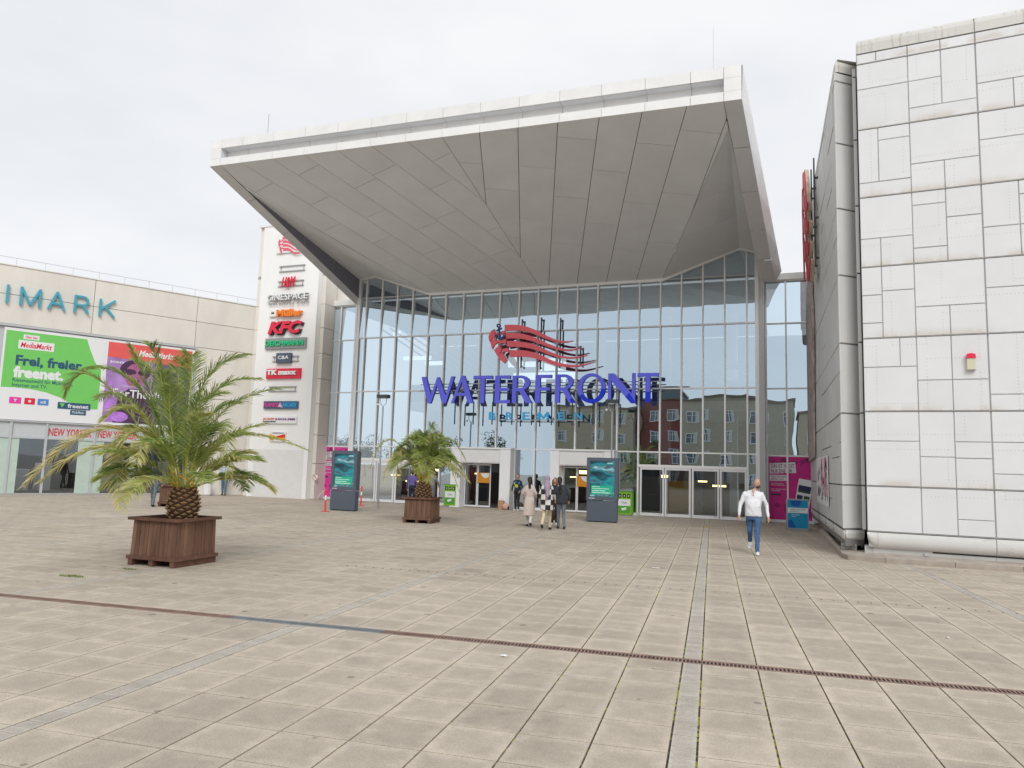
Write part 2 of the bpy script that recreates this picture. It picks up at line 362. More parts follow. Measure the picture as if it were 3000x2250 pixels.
class Slabs:
    def __init__(s): s.v = []; s.f = []; s.tone = []; s.edge = []
    def put(s, x0, x1, y0, y1, gx, gy, tone, fine=True, big=True):
        n = len(s.v); x0 += gx; x1 -= gx; y0 += gy; y1 -= gy; h = random.uniform(-.0012, .0012)
        s.v += [(x0, y0, h), (x1, y0, h), (x1, y1, h), (x0, y1, h)]
        s.edge += [0]*4; k = 4
        mx_, my_ = (x0+x1)/2, (y0+y1)/2; ix = (x1-x0)*.26; iy = (y1-y0)*.26
        s.v += [(mx_-ix, my_-iy, h), (mx_+ix, my_-iy, h), (mx_+ix, my_+iy, h), (mx_-ix, my_+iy, h)]; s.edge += [1]*4
        s.f += [(n+4, n+5, n+6, n+7), (n, n+1, n+5, n+4), (n+1, n+2, n+6, n+5), (n+2, n+3, n+7, n+6), (n+3, n, n+4, n+7)]
        s.v += [(x0, y0, -.012), (x1, y0, -.012), (x1, y1, -.012), (x0, y1, -.012)]; s.edge += [0]*4
        s.f += [(n+8, n+9, n+1, n), (n+9, n+10, n+2, n+1), (n+10, n+11, n+3, n+2), (n+11, n+8, n, n+3)]
        s.tone += [tone]*12
    def mesh(s, name, m):
        me = bpy.data.meshes.new(name); me.from_pydata(s.v, [], s.f); me.materials.append(m)
        a = me.attributes.new('tone', 'FLOAT', 'POINT'); a.data.foreach_set('value', s.tone)
        a = me.attributes.new('edge', 'FLOAT', 'POINT'); a.data.foreach_set('value', s.edge); return me
cells = []
for (y0, y1) in slab_rows(SY, YN, YF):
    parts_y = []
    if y1 <= DR0 or y0 >= DR1: parts_y = [(y0, y1)]
    else:
        if y0 < DR0-.06: parts_y.append((y0, DR0))
        if y1 > DR1+.06: parts_y.append((DR1, y1))
    for (a, b_) in parts_y:
        for (x0, x1) in cols:
            v = in_front((x0+x1)/2, (a+b_)/2); cells.append((v[2] if v else 1e9, x0, x1, a, b_))
cells.sort()
rest = Slabs()
for i, (d, x0, x1, y0, y1) in enumerate(cells):
    tone = random.gauss(1, .05)
    if i < 300:
        s_ = Slabs(); s_.put(x0, x1, y0, y1, GAPX, GAPY, tone); o = add('paving_slab', s_.mesh('paving_slab', slab_m), plaza)
    else: rest.put(x0, x1, y0, y1, GAPX, GAPY, tone)
o = add('paving_slabs_beyond', rest.mesh('paving_slabs_beyond', slab_m), plaza, 'stuff')
# narrow strips of grey setts between every eight columns of slabs
setts = []
yy = GY0-20*.115
while yy < YF:
    for (x0, x1) in strips:
        v = in_front((x0+x1)/2, yy); dd_ = v[2] if v else 1e9
        if yy+.1115 <= DR0 or yy >= DR1: setts.append((dd_, x0, x1, yy, yy+.1115))
        else:
            if yy < DR0-.01: setts.append((dd_, x0, x1, yy, DR0))
            if yy+.1115 > DR1+.01: setts.append((dd_, x0, x1, DR1, yy+.1115))
    yy += .1115
setts.sort(); rs = Slabs()
for i, (d, x0, x1, y, y2) in enumerate(setts):
    tone = random.gauss(1, .05)
    if i < 220:
        s_ = Slabs(); s_.put(x0, x1, y, y2, .009, .005, tone); add('sett', s_.mesh('sett', sett_m), plaza)
    else: rs.put(x0, x1, y, y2, .009, .005, tone)
add('setts_beyond', rs.mesh('setts_beyond', sett_m), plaza, 'stuff')
# row of small studs across the paving
b = MB()
x = -6.5
while x < 6:
    b.box(W_, x-.006, x+.006, -12.63, -12.58, .001, .006); x += .177
b.build('joint_studs', mat('stud', (.13, .12, .11), .8), plaza, kind='stuff')
bx('marker_stone', W_, GX0+.008, GX0+STRIP-.008, -27.95, -27.3, .002, .006, mat('yellow_marking', (.55, .42, .07), .8, noise=.2, nscale=20), plaza)

# ------------------------------------------------------------------ drain line across the square
tr = thing('drain_channel', 'long slotted iron drain channel crossing the paving slabs, one length newer and grey', 'drain', (-3, 7.94, 0))
bx('trough', W_, -9.6, 6.4, -DR1, -DR0, -.0125, -.009, black, tr)
xg = -9.6; kk = 0
gm = {}
while xg < 6.35:
    x1 = xg+.5; b = MB()
    b.box(W_, xg+.002, x1-.002, -DR1+.006, -DR1+.034, -.008, .001); b.box(W_, xg+.002, x1-.002, -DR0-.034, -DR0-.006, -.008, .001)
    n = 13
    for i in range(n+1):
        c = xg+.004+(.492)*i/n; b.box(W_, c-.007, c+.007, -DR1+.034, -DR0-.034, -.008, .0)
    b.build('grate', newiron if -5.7 < xg < -3.9 else rust, tr); xg = x1

# ------------------------------------------------------------------ litter and weeds
lm = mat('paper', (.8, .82, .85), .8)
for i, (px, py, lab, sz) in enumerate(((1475, 1924, 'crumpled white scrap of paper lying in front of the drain', .035), (1922, 1665, 'flat white paper flyer lying left of the sett strip', .09), (2775, 1871, 'small white scrap lying on the slabs near the right edge', .03))):
    p = ground(px, py); b = MB(); rows = []
    for a in range(4): rows.append([(p.x+(a/3-.5)*sz*1.6+random.uniform(-.004, .004), p.y+(c/3-.5)*sz, .006+random.uniform(0, .018 if sz < .05 else .006)) for c in range(4)])
    b.sheet(rows); tag(b.build('litter', lm, smooth=False), lab, 'litter')
def weeds(px, py, n, r, lab):
    p = ground(px, py); b = MB()
    for i in range(n):
        a = random.uniform(0, 2*PI); q = r*math.sqrt(random.random()); c = Vector((p.x+q*math.cos(a)*1.6, p.y+q*math.sin(a)*.6, 0)); h = random.uniform(.01, .035); e = random.uniform(0, 2*PI)
        dx = Vector((math.cos(e), math.sin(e), 0))*.006; tip = c+Vector((math.cos(e+1)*h*.7, math.sin(e+1)*h*.7, h)); b.face([c-dx, c+dx, tip])
    o = b.build('weeds', mat('weed_green', (.12, .19, .03), .8)); o['kind'] = 'stuff'; o['label'] = lab; return o
weeds(210, 1689, 160, .14, 'low green moss tuft in a slab joint left of the big planter')
weeds(378, 1668, 60, .10, 'small green weeds beside the foot of the big planter')

# ------------------------------------------------------------------ glass entrance front
mall = thing('entrance_building', 'mall entrance front of tall glass panes in white frames under the big canopy', 'building', F.p(0, 0, 0))
muls = [-9.18, -8.76, -7.84, -6.95, -6.05, -5.12, -4.2, -3.24, -2.28, -1.32, -.34, .62, 1.57, 2.53, 3.49, 4.45, 5.40, 6.33, 7.24, 8.15, 9.06, 9.96, 10.36]
TZ = [2.75, 5.52, 8.28, 10.36]
roofl = [(-9.3, 11.35), (-8.33, 11.52), (-5.11, 10.39), (6.4, 10.38), (9.68, 11.55), (10.5, 11.3)]
def roofz(s):
    for (a, za), (b_, zb) in zip(roofl, roofl[1:]):
        if a <= s <= b_: return za+(zb-za)*(s-a)/(b_-a)
    return 10.4
def pane(s0, s1, z0, z1, m=None, t=-.03, par=None, name='glass_pane'):
    b = MB(); za, zb = (z1(s0), z1(s1)) if callable(z1) else (z1, z1)
    mid = []
    if callable(z1):
        mid = [(q, z1(q)) for q, _ in roofl if s0 < q < s1][::-1]
    j = random.uniform(-.006, .006); k = random.uniform(-.008, .008)
    pts = [(s0, z0), (s1, z0), (s1, zb)] + mid + [(s0, za)]
    lean = -.07 if z0 > 8 else -.004                                # top row tilted back so it mirrors the canopy as a dark band
    zc_ = (z0+min(za, zb))/2
    b.face([F.p(s, t+j*(s-s0)+k*(z-z0)*.3+lean*(z-zc_), z) for s, z in pts]); return b.build(name, m or glass, par or mall)
# openings at ground level: (s0, s1) filled by doors instead of glass
p1a = F.at(1334, 1450)[0]; p1b = F.at(1506, 1450)[0]; p2a = F.at(1622, 1450)[0]; p2b = F.at(1806, 1450)[0]
dLa = muls[0]; dLb = F.at(1262, 1450)[0]; dRa = F.at(1872, 1450)[0]; dRb = F.at(2190, 1450)[0]
DZ = F.at(2030, 1362)[1]
blocked = [(p1a, p1b, 2.75), (p2a, p2b, 2.75), (dLa, dLb, 2.05), (dRa, dRb, 2.12)]
levels = [0] + TZ
for i in range(len(muls)-1):
    s0, s1 = muls[i]+.028, muls[i+1]-.028
    for k in range(4):
        z0 = levels[k]+.03; z1 = levels[k+1]-.03
        if k == 0:
            c = (s0+s1)/2; z0 = .12; bl = [q for q in blocked if q[0]-.1 < c < q[1]+.1]
            if bl:
                if bl[0][2] > 2.5: continue
                z0 = bl[0][2]+.1
        if z1 > min(roofz(s0), roofz(s1))-.05: 
            pane(s0, s1, z0, lambda s: roofz(s)-.06)
        else: pane(s0, s1, z0, z1)
    if min(roofz(s0), roofz(s1)) > 10.45 or max(roofz(s0), roofz(s1)) > 10.6:
        pane(s0, s1, 10.40, lambda s: max(roofz(s)-.06, 10.41))
for s in muls:
    c = s; bl = [q for q in blocked if q[0]+.05 < c < q[1]-.05]
    z0 = bl[0][2] if bl else 0
    w_ = .075 if s in (muls[0], muls[-1]) else .033
    bx('mullion', F, s-w_, s+w_, -.12, .06, z0, roofz(s)-.02, white_frame, mall)
for z in TZ:
    for s0, s1 in zip(muls, muls[1:]):
        w_ = .03 if z < 10 else .022
        if z > min(roofz(s0), roofz(s1))-.05 and z > 10 and max(roofz(s0), roofz(s1)) < 10.5: continue
        bx('transom', F, s0+.03, s1-.03, -.08, .035, z-w_, z+w_, white_frame if z < 10 else grey_frame, mall)
for (a, za), (b_, zb) in zip(roofl, roofl[1:]):
    m_ = MB(); m_.prism(F, [(a, za-.09), (b_, zb-.09), (b_, zb+.03), (a, za+.03)], -.12, .07); m_.build('head_rail', white_frame, mall)
bx('sill', F, muls[0], dLa+.01, -.1, .06, 0, .12, white_frame, mall)
for a, b_ in ((dLb, p1a), (p1b, p2a), (p2b, dRa), (dRb, muls[-1])): bx('sill', F, a, b_, -.1, .06, 0, .12, white_frame, mall)
bx('door_header', F, dLa-.05, dLb, -.12, .09, 2.02, 2.16, white_frame, mall); bx('door_header', F, dRa-.04, dRb+.04, -.12, .09, 2.09, 2.21, white_frame, mall)
# corner column at the right of the glass front
bx('corner_column', F, 10.44, 10.66, -.6, .10, 0, 11.25, grey_frame, mall)
bx('corner_column', F, -9.36, -9.26, -.6, .08, 0, 11.3, white_frame, mall)

def leaf(s0, s1, z1, handle):
    d = MB()
    w_ = .075
    d.box(F, s0, s0+w_, .0, .07, .02, z1); d.box(F, s1-w_, s1, .0, .07, .02, z1); d.box(F, s0+w_, s1-w_, .0, .07, .02, .15); d.box(F, s0+w_, s1-w_, .0, .07, z1-.1, z1)
    o = d.build('door', door_frame, mall)
    b = MB(); b.face([F.p(s0+w_, .03, .15), F.p(s1-w_, .03, .15), F.p(s1-w_, .03, z1-.1), F.p(s0+w_, .03, z1-.1)]); b.build('door_glass', glass_low, o)
    h = MB(); hs = s1-w_-.06 if handle > 0 else s0+w_+.06
    h.tube([F.p(hs, .13, .12), F.p(hs, .13, z1-.12)], .016); h.tube([F.p(hs, .07, .3), F.p(hs, .13, .3)], .012); h.tube([F.p(hs, .07, z1-.4), F.p(hs, .13, z1-.4)], .012); h.build('handle', steel, o)
for (xa, xb), hd in zip(((1875, 1946), (1948, 2024), (2027, 2107), (2109, 2188)), (1, -1, 1, -1)):
    leaf(F.at(xa, 1450)[0], F.at(xb, 1450)[0], 2.09, hd)
for (xa, xb), hd in zip(((1047, 1101), (1103, 1155), (1158, 1208), (1210, 1260)), (1, -1, 1, -1)):
    leaf(F.at(xa, 1420)[0], F.at(xb, 1420)[0], 2.02, hd)
orange = mat('orange_board', (.62, .26, .02), .6, noise=.1)
def portal(a, b_, ox0, ox1, label):
    b = MB(); T = .62
    b.box(F, a, ox0, -.3, T, 0, 2.72); b.box(F, ox1, b_, -.3, T, 0, 2.72); b.box(F, ox0, ox1, -.3, T-.06, 2.06, 2.72)
    o = b.build('portal_frame', white_frame, mall)
    bx('header_panel', F, ox0+.02, ox1-.02, T-.06, T-.03, 2.1, 2.62, canopy_white, o)
    b = MB(); b.box(F, a-.02, b_+.02, -.3, T+.03, 2.72, 2.79); b.build('portal_cap', white_frame, o)
    w_ = (ox1-ox0)*.68
    for i in range(2):
        s0 = ox0+.03+i*w_/2; s1 = s0+w_/2-.02; d = MB()
        d.box(F, s0, s0+.04, .10, .15, .03, 2.02); d.box(F, s1-.04, s1, .10, .15, .03, 2.02); d.box(F, s0+.04, s1-.04, .10, .15, .03, .10); d.box(F, s0+.04, s1-.04, .10, .15, 1.96, 2.02)
        q = d.build('sliding_door', door_frame, mall)
        g_ = MB(); g_.face([F.p(s0+.04, .12, .1), F.p(s1-.04, .12, .1), F.p(s1-.04, .12, 1.96), F.p(s0+.04, .12, 1.96)]); g_.build('door_glass', glass_low, q)
    s0 = ox0+w_*.52; bd = bx('notice_board', F, s0, s0+.62, .17, .19, 1.15, 1.62, orange, mall)
    m_ = MB(); m_.prism(F, [(s0+.15, 1.60), (s0+.60, 1.60), (s0+.58, 1.44), (s0+.42, 1.36), (s0+.25, 1.44)], .19, .193); m_.build('notice_picture', mat('notice_white', (.7, .72, .74), .7), bd)
portal(p1a, p1b, F.at(1362, 1440)[0], F.at(1476, 1440)[0], 'a'); portal(p2a, p2b, F.at(1648, 1440)[0], F.at(1777, 1440)[0], 'b')

# wings: lower glazing beside the main front
wing_z = [2.72, 5.52, 8.28, 10.12]
def wing(sl, t, side):
    for s in sl: bx('mullion', F, s-.035, s+.035, t-.08, t+.05, 0, 10.12, white_frame, mall)
    for a, b_ in zip(sl, sl[1:]):
        for z in wing_z: bx('transom', F, a+.035, b_-.035, t-.07, t+.04, z-.03, z+.03, white_frame, mall)
        zz = [0.1]+wing_z
        for k in range(1, 4): pane(a+.035, b_-.035, zz[k]+.03, zz[k+1]-.03, t=t)
    bx('roof_edge', F, sl[0]-.1, sl[-1]+.3, t-.5, t+.12, 10.15, 10.42, canopy_white, mall)
    bx('sill', F, sl[0], sl[-1], t-.1, t+.06, 0, .1, white_frame, mall)
TW_ = -.45
wl = [F.at(945, 1150, TW_)[0], F.at(988, 1150, TW_)[0], -9.36]; wr = [10.70, F.at(2304.5, 1142, TW_)[0], F.at(2378, 1142, TW_)[0]]
wing(wl, TW_, -1); wing(wr, TW_, 1)

# magenta advertising film in the bottom panes of both wings
mag = mat('magenta_print', (.60, .02, .25), .55, noise=.12, nscale=1.5); magd = mat('magenta_dark', (.33, .015, .17), .55, noise=.5, nscale=3)
lilac = mat('magenta_pale', (.78, .06, .38), .55, noise=.2, nscale=2); pw = mat('poster_white', (.80, .81, .82), .6); pgrey = mat('poster_grey', (.74, .76, .78), .6); pnavy = mat('poster_navy', (.03, .035, .09), .6); pgreen = mat('poster_darkgreen', (.03, .09, .06), .6)
def ad(s0, s1, t, label, phone, col, seam):
    o = thing('advertising_film', label, 'poster', F.p(s0, t, .1))
    bx('print', F, s0+.04, s1-.04, t, t+.012, .12, 2.68, col, o)
    rnd = random.Random(3); b = MB()
    for i in range(26):
        c = rnd.uniform(s0+.15, s1-.15); z = rnd.choice((rnd.uniform(.15, .75), rnd.uniform(2.35, 2.6))); r = rnd.uniform(.05, .16)
        b.prism(F, [(min(max(c+r*math.cos(a_), s0+.05), s1-.05), min(max(z+r*.8*math.sin(a_), .13), 2.66)) for a_ in [k*PI/3+rnd.random() for k in range(6)]], t+.0122+i*.00012, t+.0123+i*.00012)
    b.build('dark_blots', magd, o, kind='stuff')
    W0 = s1-s0; q = s0+.07
    lab = MB(); lab.prism(F, [(q, 1.98), (s0+W0*.64, 2.03), (s0+W0*.62, 2.47), (q, 2.40)], t+.017, t+.02); lb = lab.build('headline_panel', pgrey, o)
    text('DAS IST NICHT', F, (q+.06, s0+W0*.60, 2.22, 2.39), t+.02, .003, mat('headline_purple', (.28, .03, .15), .6), lb, bold=.012); text('NUR EINE APP', F, (q+.06, s0+W0*.55, 2.01, 2.17), t+.02, .003, MATS['headline_purple'], lb, bold=.012)
    lab = MB(); lab.prism(F, [(q, 1.68), (s0+W0*.46, 1.70), (s0+W0*.46, 1.93), (q, 1.93)], t+.017, t+.02); lb = lab.build('subline_panel', pgrey, o)
    text('DAS IST DEIN MOBILER\nSHOPPING GUIDE', F, (q+.05, s0+W0*.44, 1.72, 1.90), t+.02, .003, MATS['headline_purple'], lb)
    text('Alle Produkte vergleichen,\nfinden und Geschenke kaufen', F, (q+.05, s0+W0*.38, 1.50, 1.61), t+.015, .003, pw, o, bold=.01); text('Jetzt im App Store laden\nund entdecken', F, (q+.05, s0+W0*.40, 1.27, 1.38), t+.015, .003, pw, o, bold=.01)
    bx('app_badge', F, q+.05, s0+W0*.30, t+.015, t+.018, 1.10, 1.17, pnavy, o)
    if phone:
        ca, sa = math.cos(-.17), math.sin(-.17); c0 = (s0+W0*.80, 1.18)
        def R(x, z): return (c0[0]+x*ca-z*sa, c0[1]+x*sa+z*ca)
        def rr(x0, x1, z0, z1, r=.05):
            pts = []
            for cx, cz, a0 in ((x1-r, z1-r, 0), (x0+r, z1-r, PI/2), (x0+r, z0+r, PI), (x1-r, z0+r, 1.5*PI)):
                pts += [R(cx+r*math.cos(a0+k*PI/8), cz+r*math.sin(a0+k*PI/8)) for k in range(5)]
            return pts
        b = MB(); b.prism(F, rr(-.28, .28, -.62, .60), t+.017, t+.035); ph = b.build('phone_picture', pw, o)
        for (x0, x1, z0, z1, m_) in ((-.24, .24, .12, .34, pnavy), (-.24, .24, .05, .12, pgreen), (-.24, -.02, -.26, -.06, pnavy), (.02, .24, -.26, -.06, pgreen), (-.24, -.02, -.50, -.30, pgreen), (.02, .24, -.50, -.30, pnavy)):
            b = MB(); b.prism(F, rr(x0, x1, z0, z1, .01), t+.036, t+.038); b.build('screen_tile', m_, ph)
    return o
ad(wr[0]+.03, wr[-1]-.02, TW_+.0, 'magenta app poster with a picture of a white phone beside the glass doors', True, mag, 0)
ad(wl[0]+.03, wl[-1]-.02, TW_+.0, 'magenta app poster half hidden by the info kiosk at the foot of the white tower', True, lilac, 0)
bx('mullion', F, wr[1]-.03, wr[1]+.03, TW_+.04, TW_+.06, .1, 2.7, white_frame, mall); bx('mullion', F, wl[1]-.03, wl[1]+.03, TW_+.04, TW_+.06, .1, 2.7, white_frame, mall)

# interior seen faintly through the glass
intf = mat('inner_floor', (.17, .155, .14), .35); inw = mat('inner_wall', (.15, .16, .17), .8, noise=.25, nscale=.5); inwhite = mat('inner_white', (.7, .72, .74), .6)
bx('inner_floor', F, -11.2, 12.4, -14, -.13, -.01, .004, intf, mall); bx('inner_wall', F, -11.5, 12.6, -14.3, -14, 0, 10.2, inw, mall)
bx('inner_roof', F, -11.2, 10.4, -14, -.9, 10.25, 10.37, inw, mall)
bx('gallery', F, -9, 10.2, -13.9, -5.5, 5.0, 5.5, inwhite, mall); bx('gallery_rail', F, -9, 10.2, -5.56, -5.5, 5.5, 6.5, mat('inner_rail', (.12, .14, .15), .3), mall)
dk = mat('shop_dark', (.05, .04, .04), .6)
for i, s in enumerate((-8.5, -5.4, -1.9, 1.6, 5.2, 8.6)):
    bx('inner_pillar', F, s, s+.5, -7.2, -6.7, 0, 10.2, inwhite, mall)
lampm = mat('shop_light', (.9, .7, .35), .5, emis=(1.0, .72, .30), estr=4.0); glow_w = mat('skylight_glow', (.9, .95, 1), .5, emis=(.86, .95, 1.0), estr=1.3)
for s, z, t, w_, h_ in ((-1.75, 2.1, -2.2, .30, .14), (-1.95, 1.2, -2.4, .35, .06), (-8.0, 1.3, -2, .5, .05), (-7.4, 1.0, -2.5, .7, .05), (6.0, 1.65, -2.5, .3, .12), (7.6, 1.5, -3, .4, .06), (2.2, 1.7, -2.0, .35, .16), (-6.0, 1.6, -3, .3, .1), (1.4, 1.5, -3.2, .5, .05), (-4.1, 1.5, -4, .5, .05), (8.2, 1.3, -3.5, .6, .08)):
    bx('shop_light', F, s, s+w_, t-.1, t, z, z+h_, lampm, mall)
for i in range(12):                                                # shop fittings behind the doors
    s = -8.8+i*1.65; bx('shop_shelf', F, s, s+1.2, -4.6, -4.0, 0, random.uniform(1.3, 1.9), random.choice((dk, mat('shelf_red', (.25, .05, .04), .6), mat('shelf_yellow', (.45, .30, .06), .6), mat('shelf_grey', (.2, .2, .2), .6))), mall)
for i in range(7):                                                 # white roof trusses
    s = -8.6+i*.55; b = MB(); b.tube([F.p(s, -1.2, 9.0), F.p(s+2.4, -4.5, 7.0)], .05, 4); b.build('roof_truss', inwhite, mall)
for i in range(7):
    s = 4.6+i*.75; b = MB(); b.tube([F.p(s, -2.6, 6.2+i*.08), F.p(s+2.2, -2.6, 7.1)], .045, 4); b.tube([F.p(s, -2.6, 6.9), F.p(s+1.2, -2.6, 6.0)], .03, 4); b.build('roof_truss', inwhite, mall)
for (s0, s1, z0, z1) in ((-1.6, -.1, 6.9, 7.5), (.1, 1.4, 6.7, 7.3), (-1.3, 1.9, 6.05, 6.6), (-8.3, -7.9, 8.6, 9.0), (-7.6, -6.0, 7.4, 7.6), (-6.3, -5.2, 7.1, 7.3)):
    bx('skylight_glow', F, s0, s1, -2.1, -2.0, z0, z1, glow_w, mall)  # glowing boxes added to imitate bright skylight patches behind the glass

# ------------------------------------------------------------------ big canopy
can = thing('entrance_canopy', 'huge grey panelled canopy with a white front edge jutting out over the mall entrance', 'canopy', F.p(.6, 5, 10.4))
P_FL, P_FR = Vector(F.p(-9.1, 10.96, 13.03)), Vector(F.p(10.42, 10.25, 13.03))
ZB, ZF = 10.39, 13.03
def tfront(s): return 10.96+(s+9.1)/19.52*(10.25-10.96)
def sz(s, t):  # height of the sloping soffit
    return ZB+(ZF-ZB)*t/tfront(s)
def soff(s, t, dz=0): return F.p(s, t, sz(s, t)+dz)
LA, RA = (-8.66, 9.35), (9.95, 9.05)     # points where the side folds start
region = [(-8.60, tfront(-8.6)-.0), (9.9, tfront(9.9)), RA, (6.4, 0.02), (-5.11, 0.02), LA]
def soffit_panel(poly, name='soffit_panel'):
    if area(poly) < .03: return
    # shrink towards inside by a joint width
    n = len(poly); cx = sum(p[0] for p in poly)/n; cy = sum(p[1] for p in poly)/n; q = []
    sg = 1 if sum(poly[i][0]*poly[(i+1) % n][1]-poly[(i+1) % n][0]*poly[i][1] for i in range(n)) > 0 else -1
    r = list(poly)
    for i in range(n):
        a, b_ = poly[i], poly[(i+1) % n]; dx, dy = b_[0]-a[0], b_[1]-a[1]; ln = math.hypot(dx, dy)
        if ln < 1e-4: continue
        nx, ny = dy/ln*sg, -dx/ln*sg; r = clip(r, nx, ny, nx*a[0]+ny*a[1]-.011)
    if area(r) < .02: return
    b = MB(); k = len(r); b.v = [soff(s, t) for s, t in r]+[soff(s, t, .03) for s, t in r]
    b.f = [list(range(k)), list(range(k, 2*k))[::-1]]+[[i, (i+1) % k, (i+1) % k+k, i+k] for i in range(k)]; b.m = [0]*(k+2)
    b.build(name, soffit_m, can)
sl_ = .348; nl = math.hypot(1, sl_)
phL = [9.37, 8.14, 9.98, 8.80, 9.4, 8.2, 9.7]; phR = [9.2, 7.45, 8.43, 9.6, 7.72, 8.80, 9.1, 8.0]
for side in (-1, 1):
    for k in range(0, 13):
        # strips bounded by seams starting on the front edge at s = .65 +- 1.378k
        if side > 0:
            a0 = .65+1.378*k; lo = clip(region, -1, 0, -.65)         # s >= .65 (fold line)
            # seam: s = a + sl*(t - tf)   (runs towards smaller s at the building)
            tf = 10.6; p = clip(lo, -1, sl_, -(a0)+sl_*tf); p = clip(p, 1, -sl_, (a0+1.378)-sl_*tf)
            d = (sl_/nl, 1/nl); cr_ = (1/nl, -sl_/nl)
        else:
            a0 = .65-1.378*k; lo = clip(region, 1, 0, .65); tf = 10.8
            p = clip(lo, 1, sl_, a0+sl_*tf); p = clip(p, -1, -sl_, -(a0-1.378)-sl_*tf)
        if area(p) < .03: continue
        dx, dy = (side*sl_/nl, 1/nl)                                  # along the strip, outward
        kk_ = k if side > 0 else k
        mid_s = (a0+side*.69); ph = (phR if side > 0 else phL[::-1])[k % 7]
        # reference point of a cross joint on the strip centre line
        rs_ = mid_s + side*sl_*(ph-tf); ref = rs_*dx+ph*dy
        cuts = sorted(ref+j*3.28 for j in range(-5, 4)); prev = -1e3
        for c_ in cuts+[1e3]:
            q = clip(clip(p, dx, dy, c_), -dx, -dy, -prev); prev = c_
            soffit_panel(q)
# core above the panels
b = MB(); top = 14.06
b.face([soff(s, t, .045) for s, t in region])
core = b.build('soffit_backing', canopy_core, can)
# folded side facets
def tri3(name, pts, m, nsplit=0):
    b = MB(); b.face(pts); return b.build(name, m, can)
kL, kR = F.p(-5.11, .02, 10.39), F.p(6.4, .02, 10.38)
pkL, pkR, tL, tR = F.p(-8.33, .02, 11.50), F.p(9.68, .02, 11.53), F.p(-9.24, .02, 11.36), F.p(10.50, .02, 11.28)
A_L, A_R = soff(*LA), soff(*RA)
bL, bR = F.p(-9.24, .05, 10.37), F.p(10.52, .05, 10.2)
def lerp(a, b_, k): return a+(b_-a)*k
def facet(name, A, P, Q, m, cuts=(.45, .72)):
    prev = 0
    for c_ in list(cuts)+[1]:
        g1 = .0007 if prev else 0; g2 = .0007 if c_ < 1 else 0
        b = MB(); a1, a2 = lerp(A, P, prev+g1), lerp(A, Q, prev+g1); b1, b2 = lerp(A, P, c_-g2), lerp(A, Q, c_-g2)
        b.face([a1, b1, b2, a2] if prev else [A, b1, b2]); b.build(name, m, can); prev = c_
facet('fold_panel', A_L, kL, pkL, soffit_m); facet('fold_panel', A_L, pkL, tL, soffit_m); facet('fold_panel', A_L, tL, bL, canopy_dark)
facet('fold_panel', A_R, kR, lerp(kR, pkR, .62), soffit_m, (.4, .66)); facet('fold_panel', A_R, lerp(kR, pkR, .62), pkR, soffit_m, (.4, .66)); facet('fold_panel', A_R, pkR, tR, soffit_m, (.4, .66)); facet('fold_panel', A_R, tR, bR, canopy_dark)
# side beams (underside strips)
def beam(outF, inF, outB, inB, cuts):
    prev = 0
    for c_ in cuts+[1]:
        g1 = .0008 if prev else 0; g2 = .0008 if c_ < 1 else 0
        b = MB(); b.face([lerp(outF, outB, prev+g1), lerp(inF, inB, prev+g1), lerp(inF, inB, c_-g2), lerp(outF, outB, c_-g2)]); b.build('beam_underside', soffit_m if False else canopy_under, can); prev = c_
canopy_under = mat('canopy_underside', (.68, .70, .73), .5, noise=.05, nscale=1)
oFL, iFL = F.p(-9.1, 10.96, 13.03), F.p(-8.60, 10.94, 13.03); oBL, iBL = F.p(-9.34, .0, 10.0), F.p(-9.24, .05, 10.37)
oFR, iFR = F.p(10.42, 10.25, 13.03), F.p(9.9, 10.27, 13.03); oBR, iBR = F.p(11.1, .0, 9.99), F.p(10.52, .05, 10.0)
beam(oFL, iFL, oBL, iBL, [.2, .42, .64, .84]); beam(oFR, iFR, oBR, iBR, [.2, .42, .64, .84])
# outer side faces and roof
tFL, tFR = F.p(-9.12, 10.97, 14.06), F.p(10.44, 10.26, 14.12); tBL, tBR = F.p(-9.35, 0, 11.6), F.p(11.36, 0, 10.42)
for (o1, t1_, o2, t2_) in ((oFL, tFL, oBL, tBL), (oFR, tFR, oBR, tBR)):
    prev = 0
    for c_ in (.2, .42, .64, .84, 1):
        b = MB(); g = .0008; b.face([lerp(o1, o2, prev+g), lerp(o1, o2, c_-g), lerp(t1_, t2_, c_-g), lerp(t1_, t2_, prev+g)]); b.build('side_panel', canopy_white, can); prev = c_
b = MB(); b.face([tFL, tFR, tBR, F.p(10.5, -.5, 11.9), F.p(-9.3, -.5, 11.9), tBL]); b.build('roof_sheet', canopy_white, can)
b = MB(); b.prism(F, [(-9.2, 10.42), (10.45, 10.42), (10.45, 11.9), (-9.2, 11.9)], -.75, -.6); b.build('upper_back_wall', canopy_white, can)
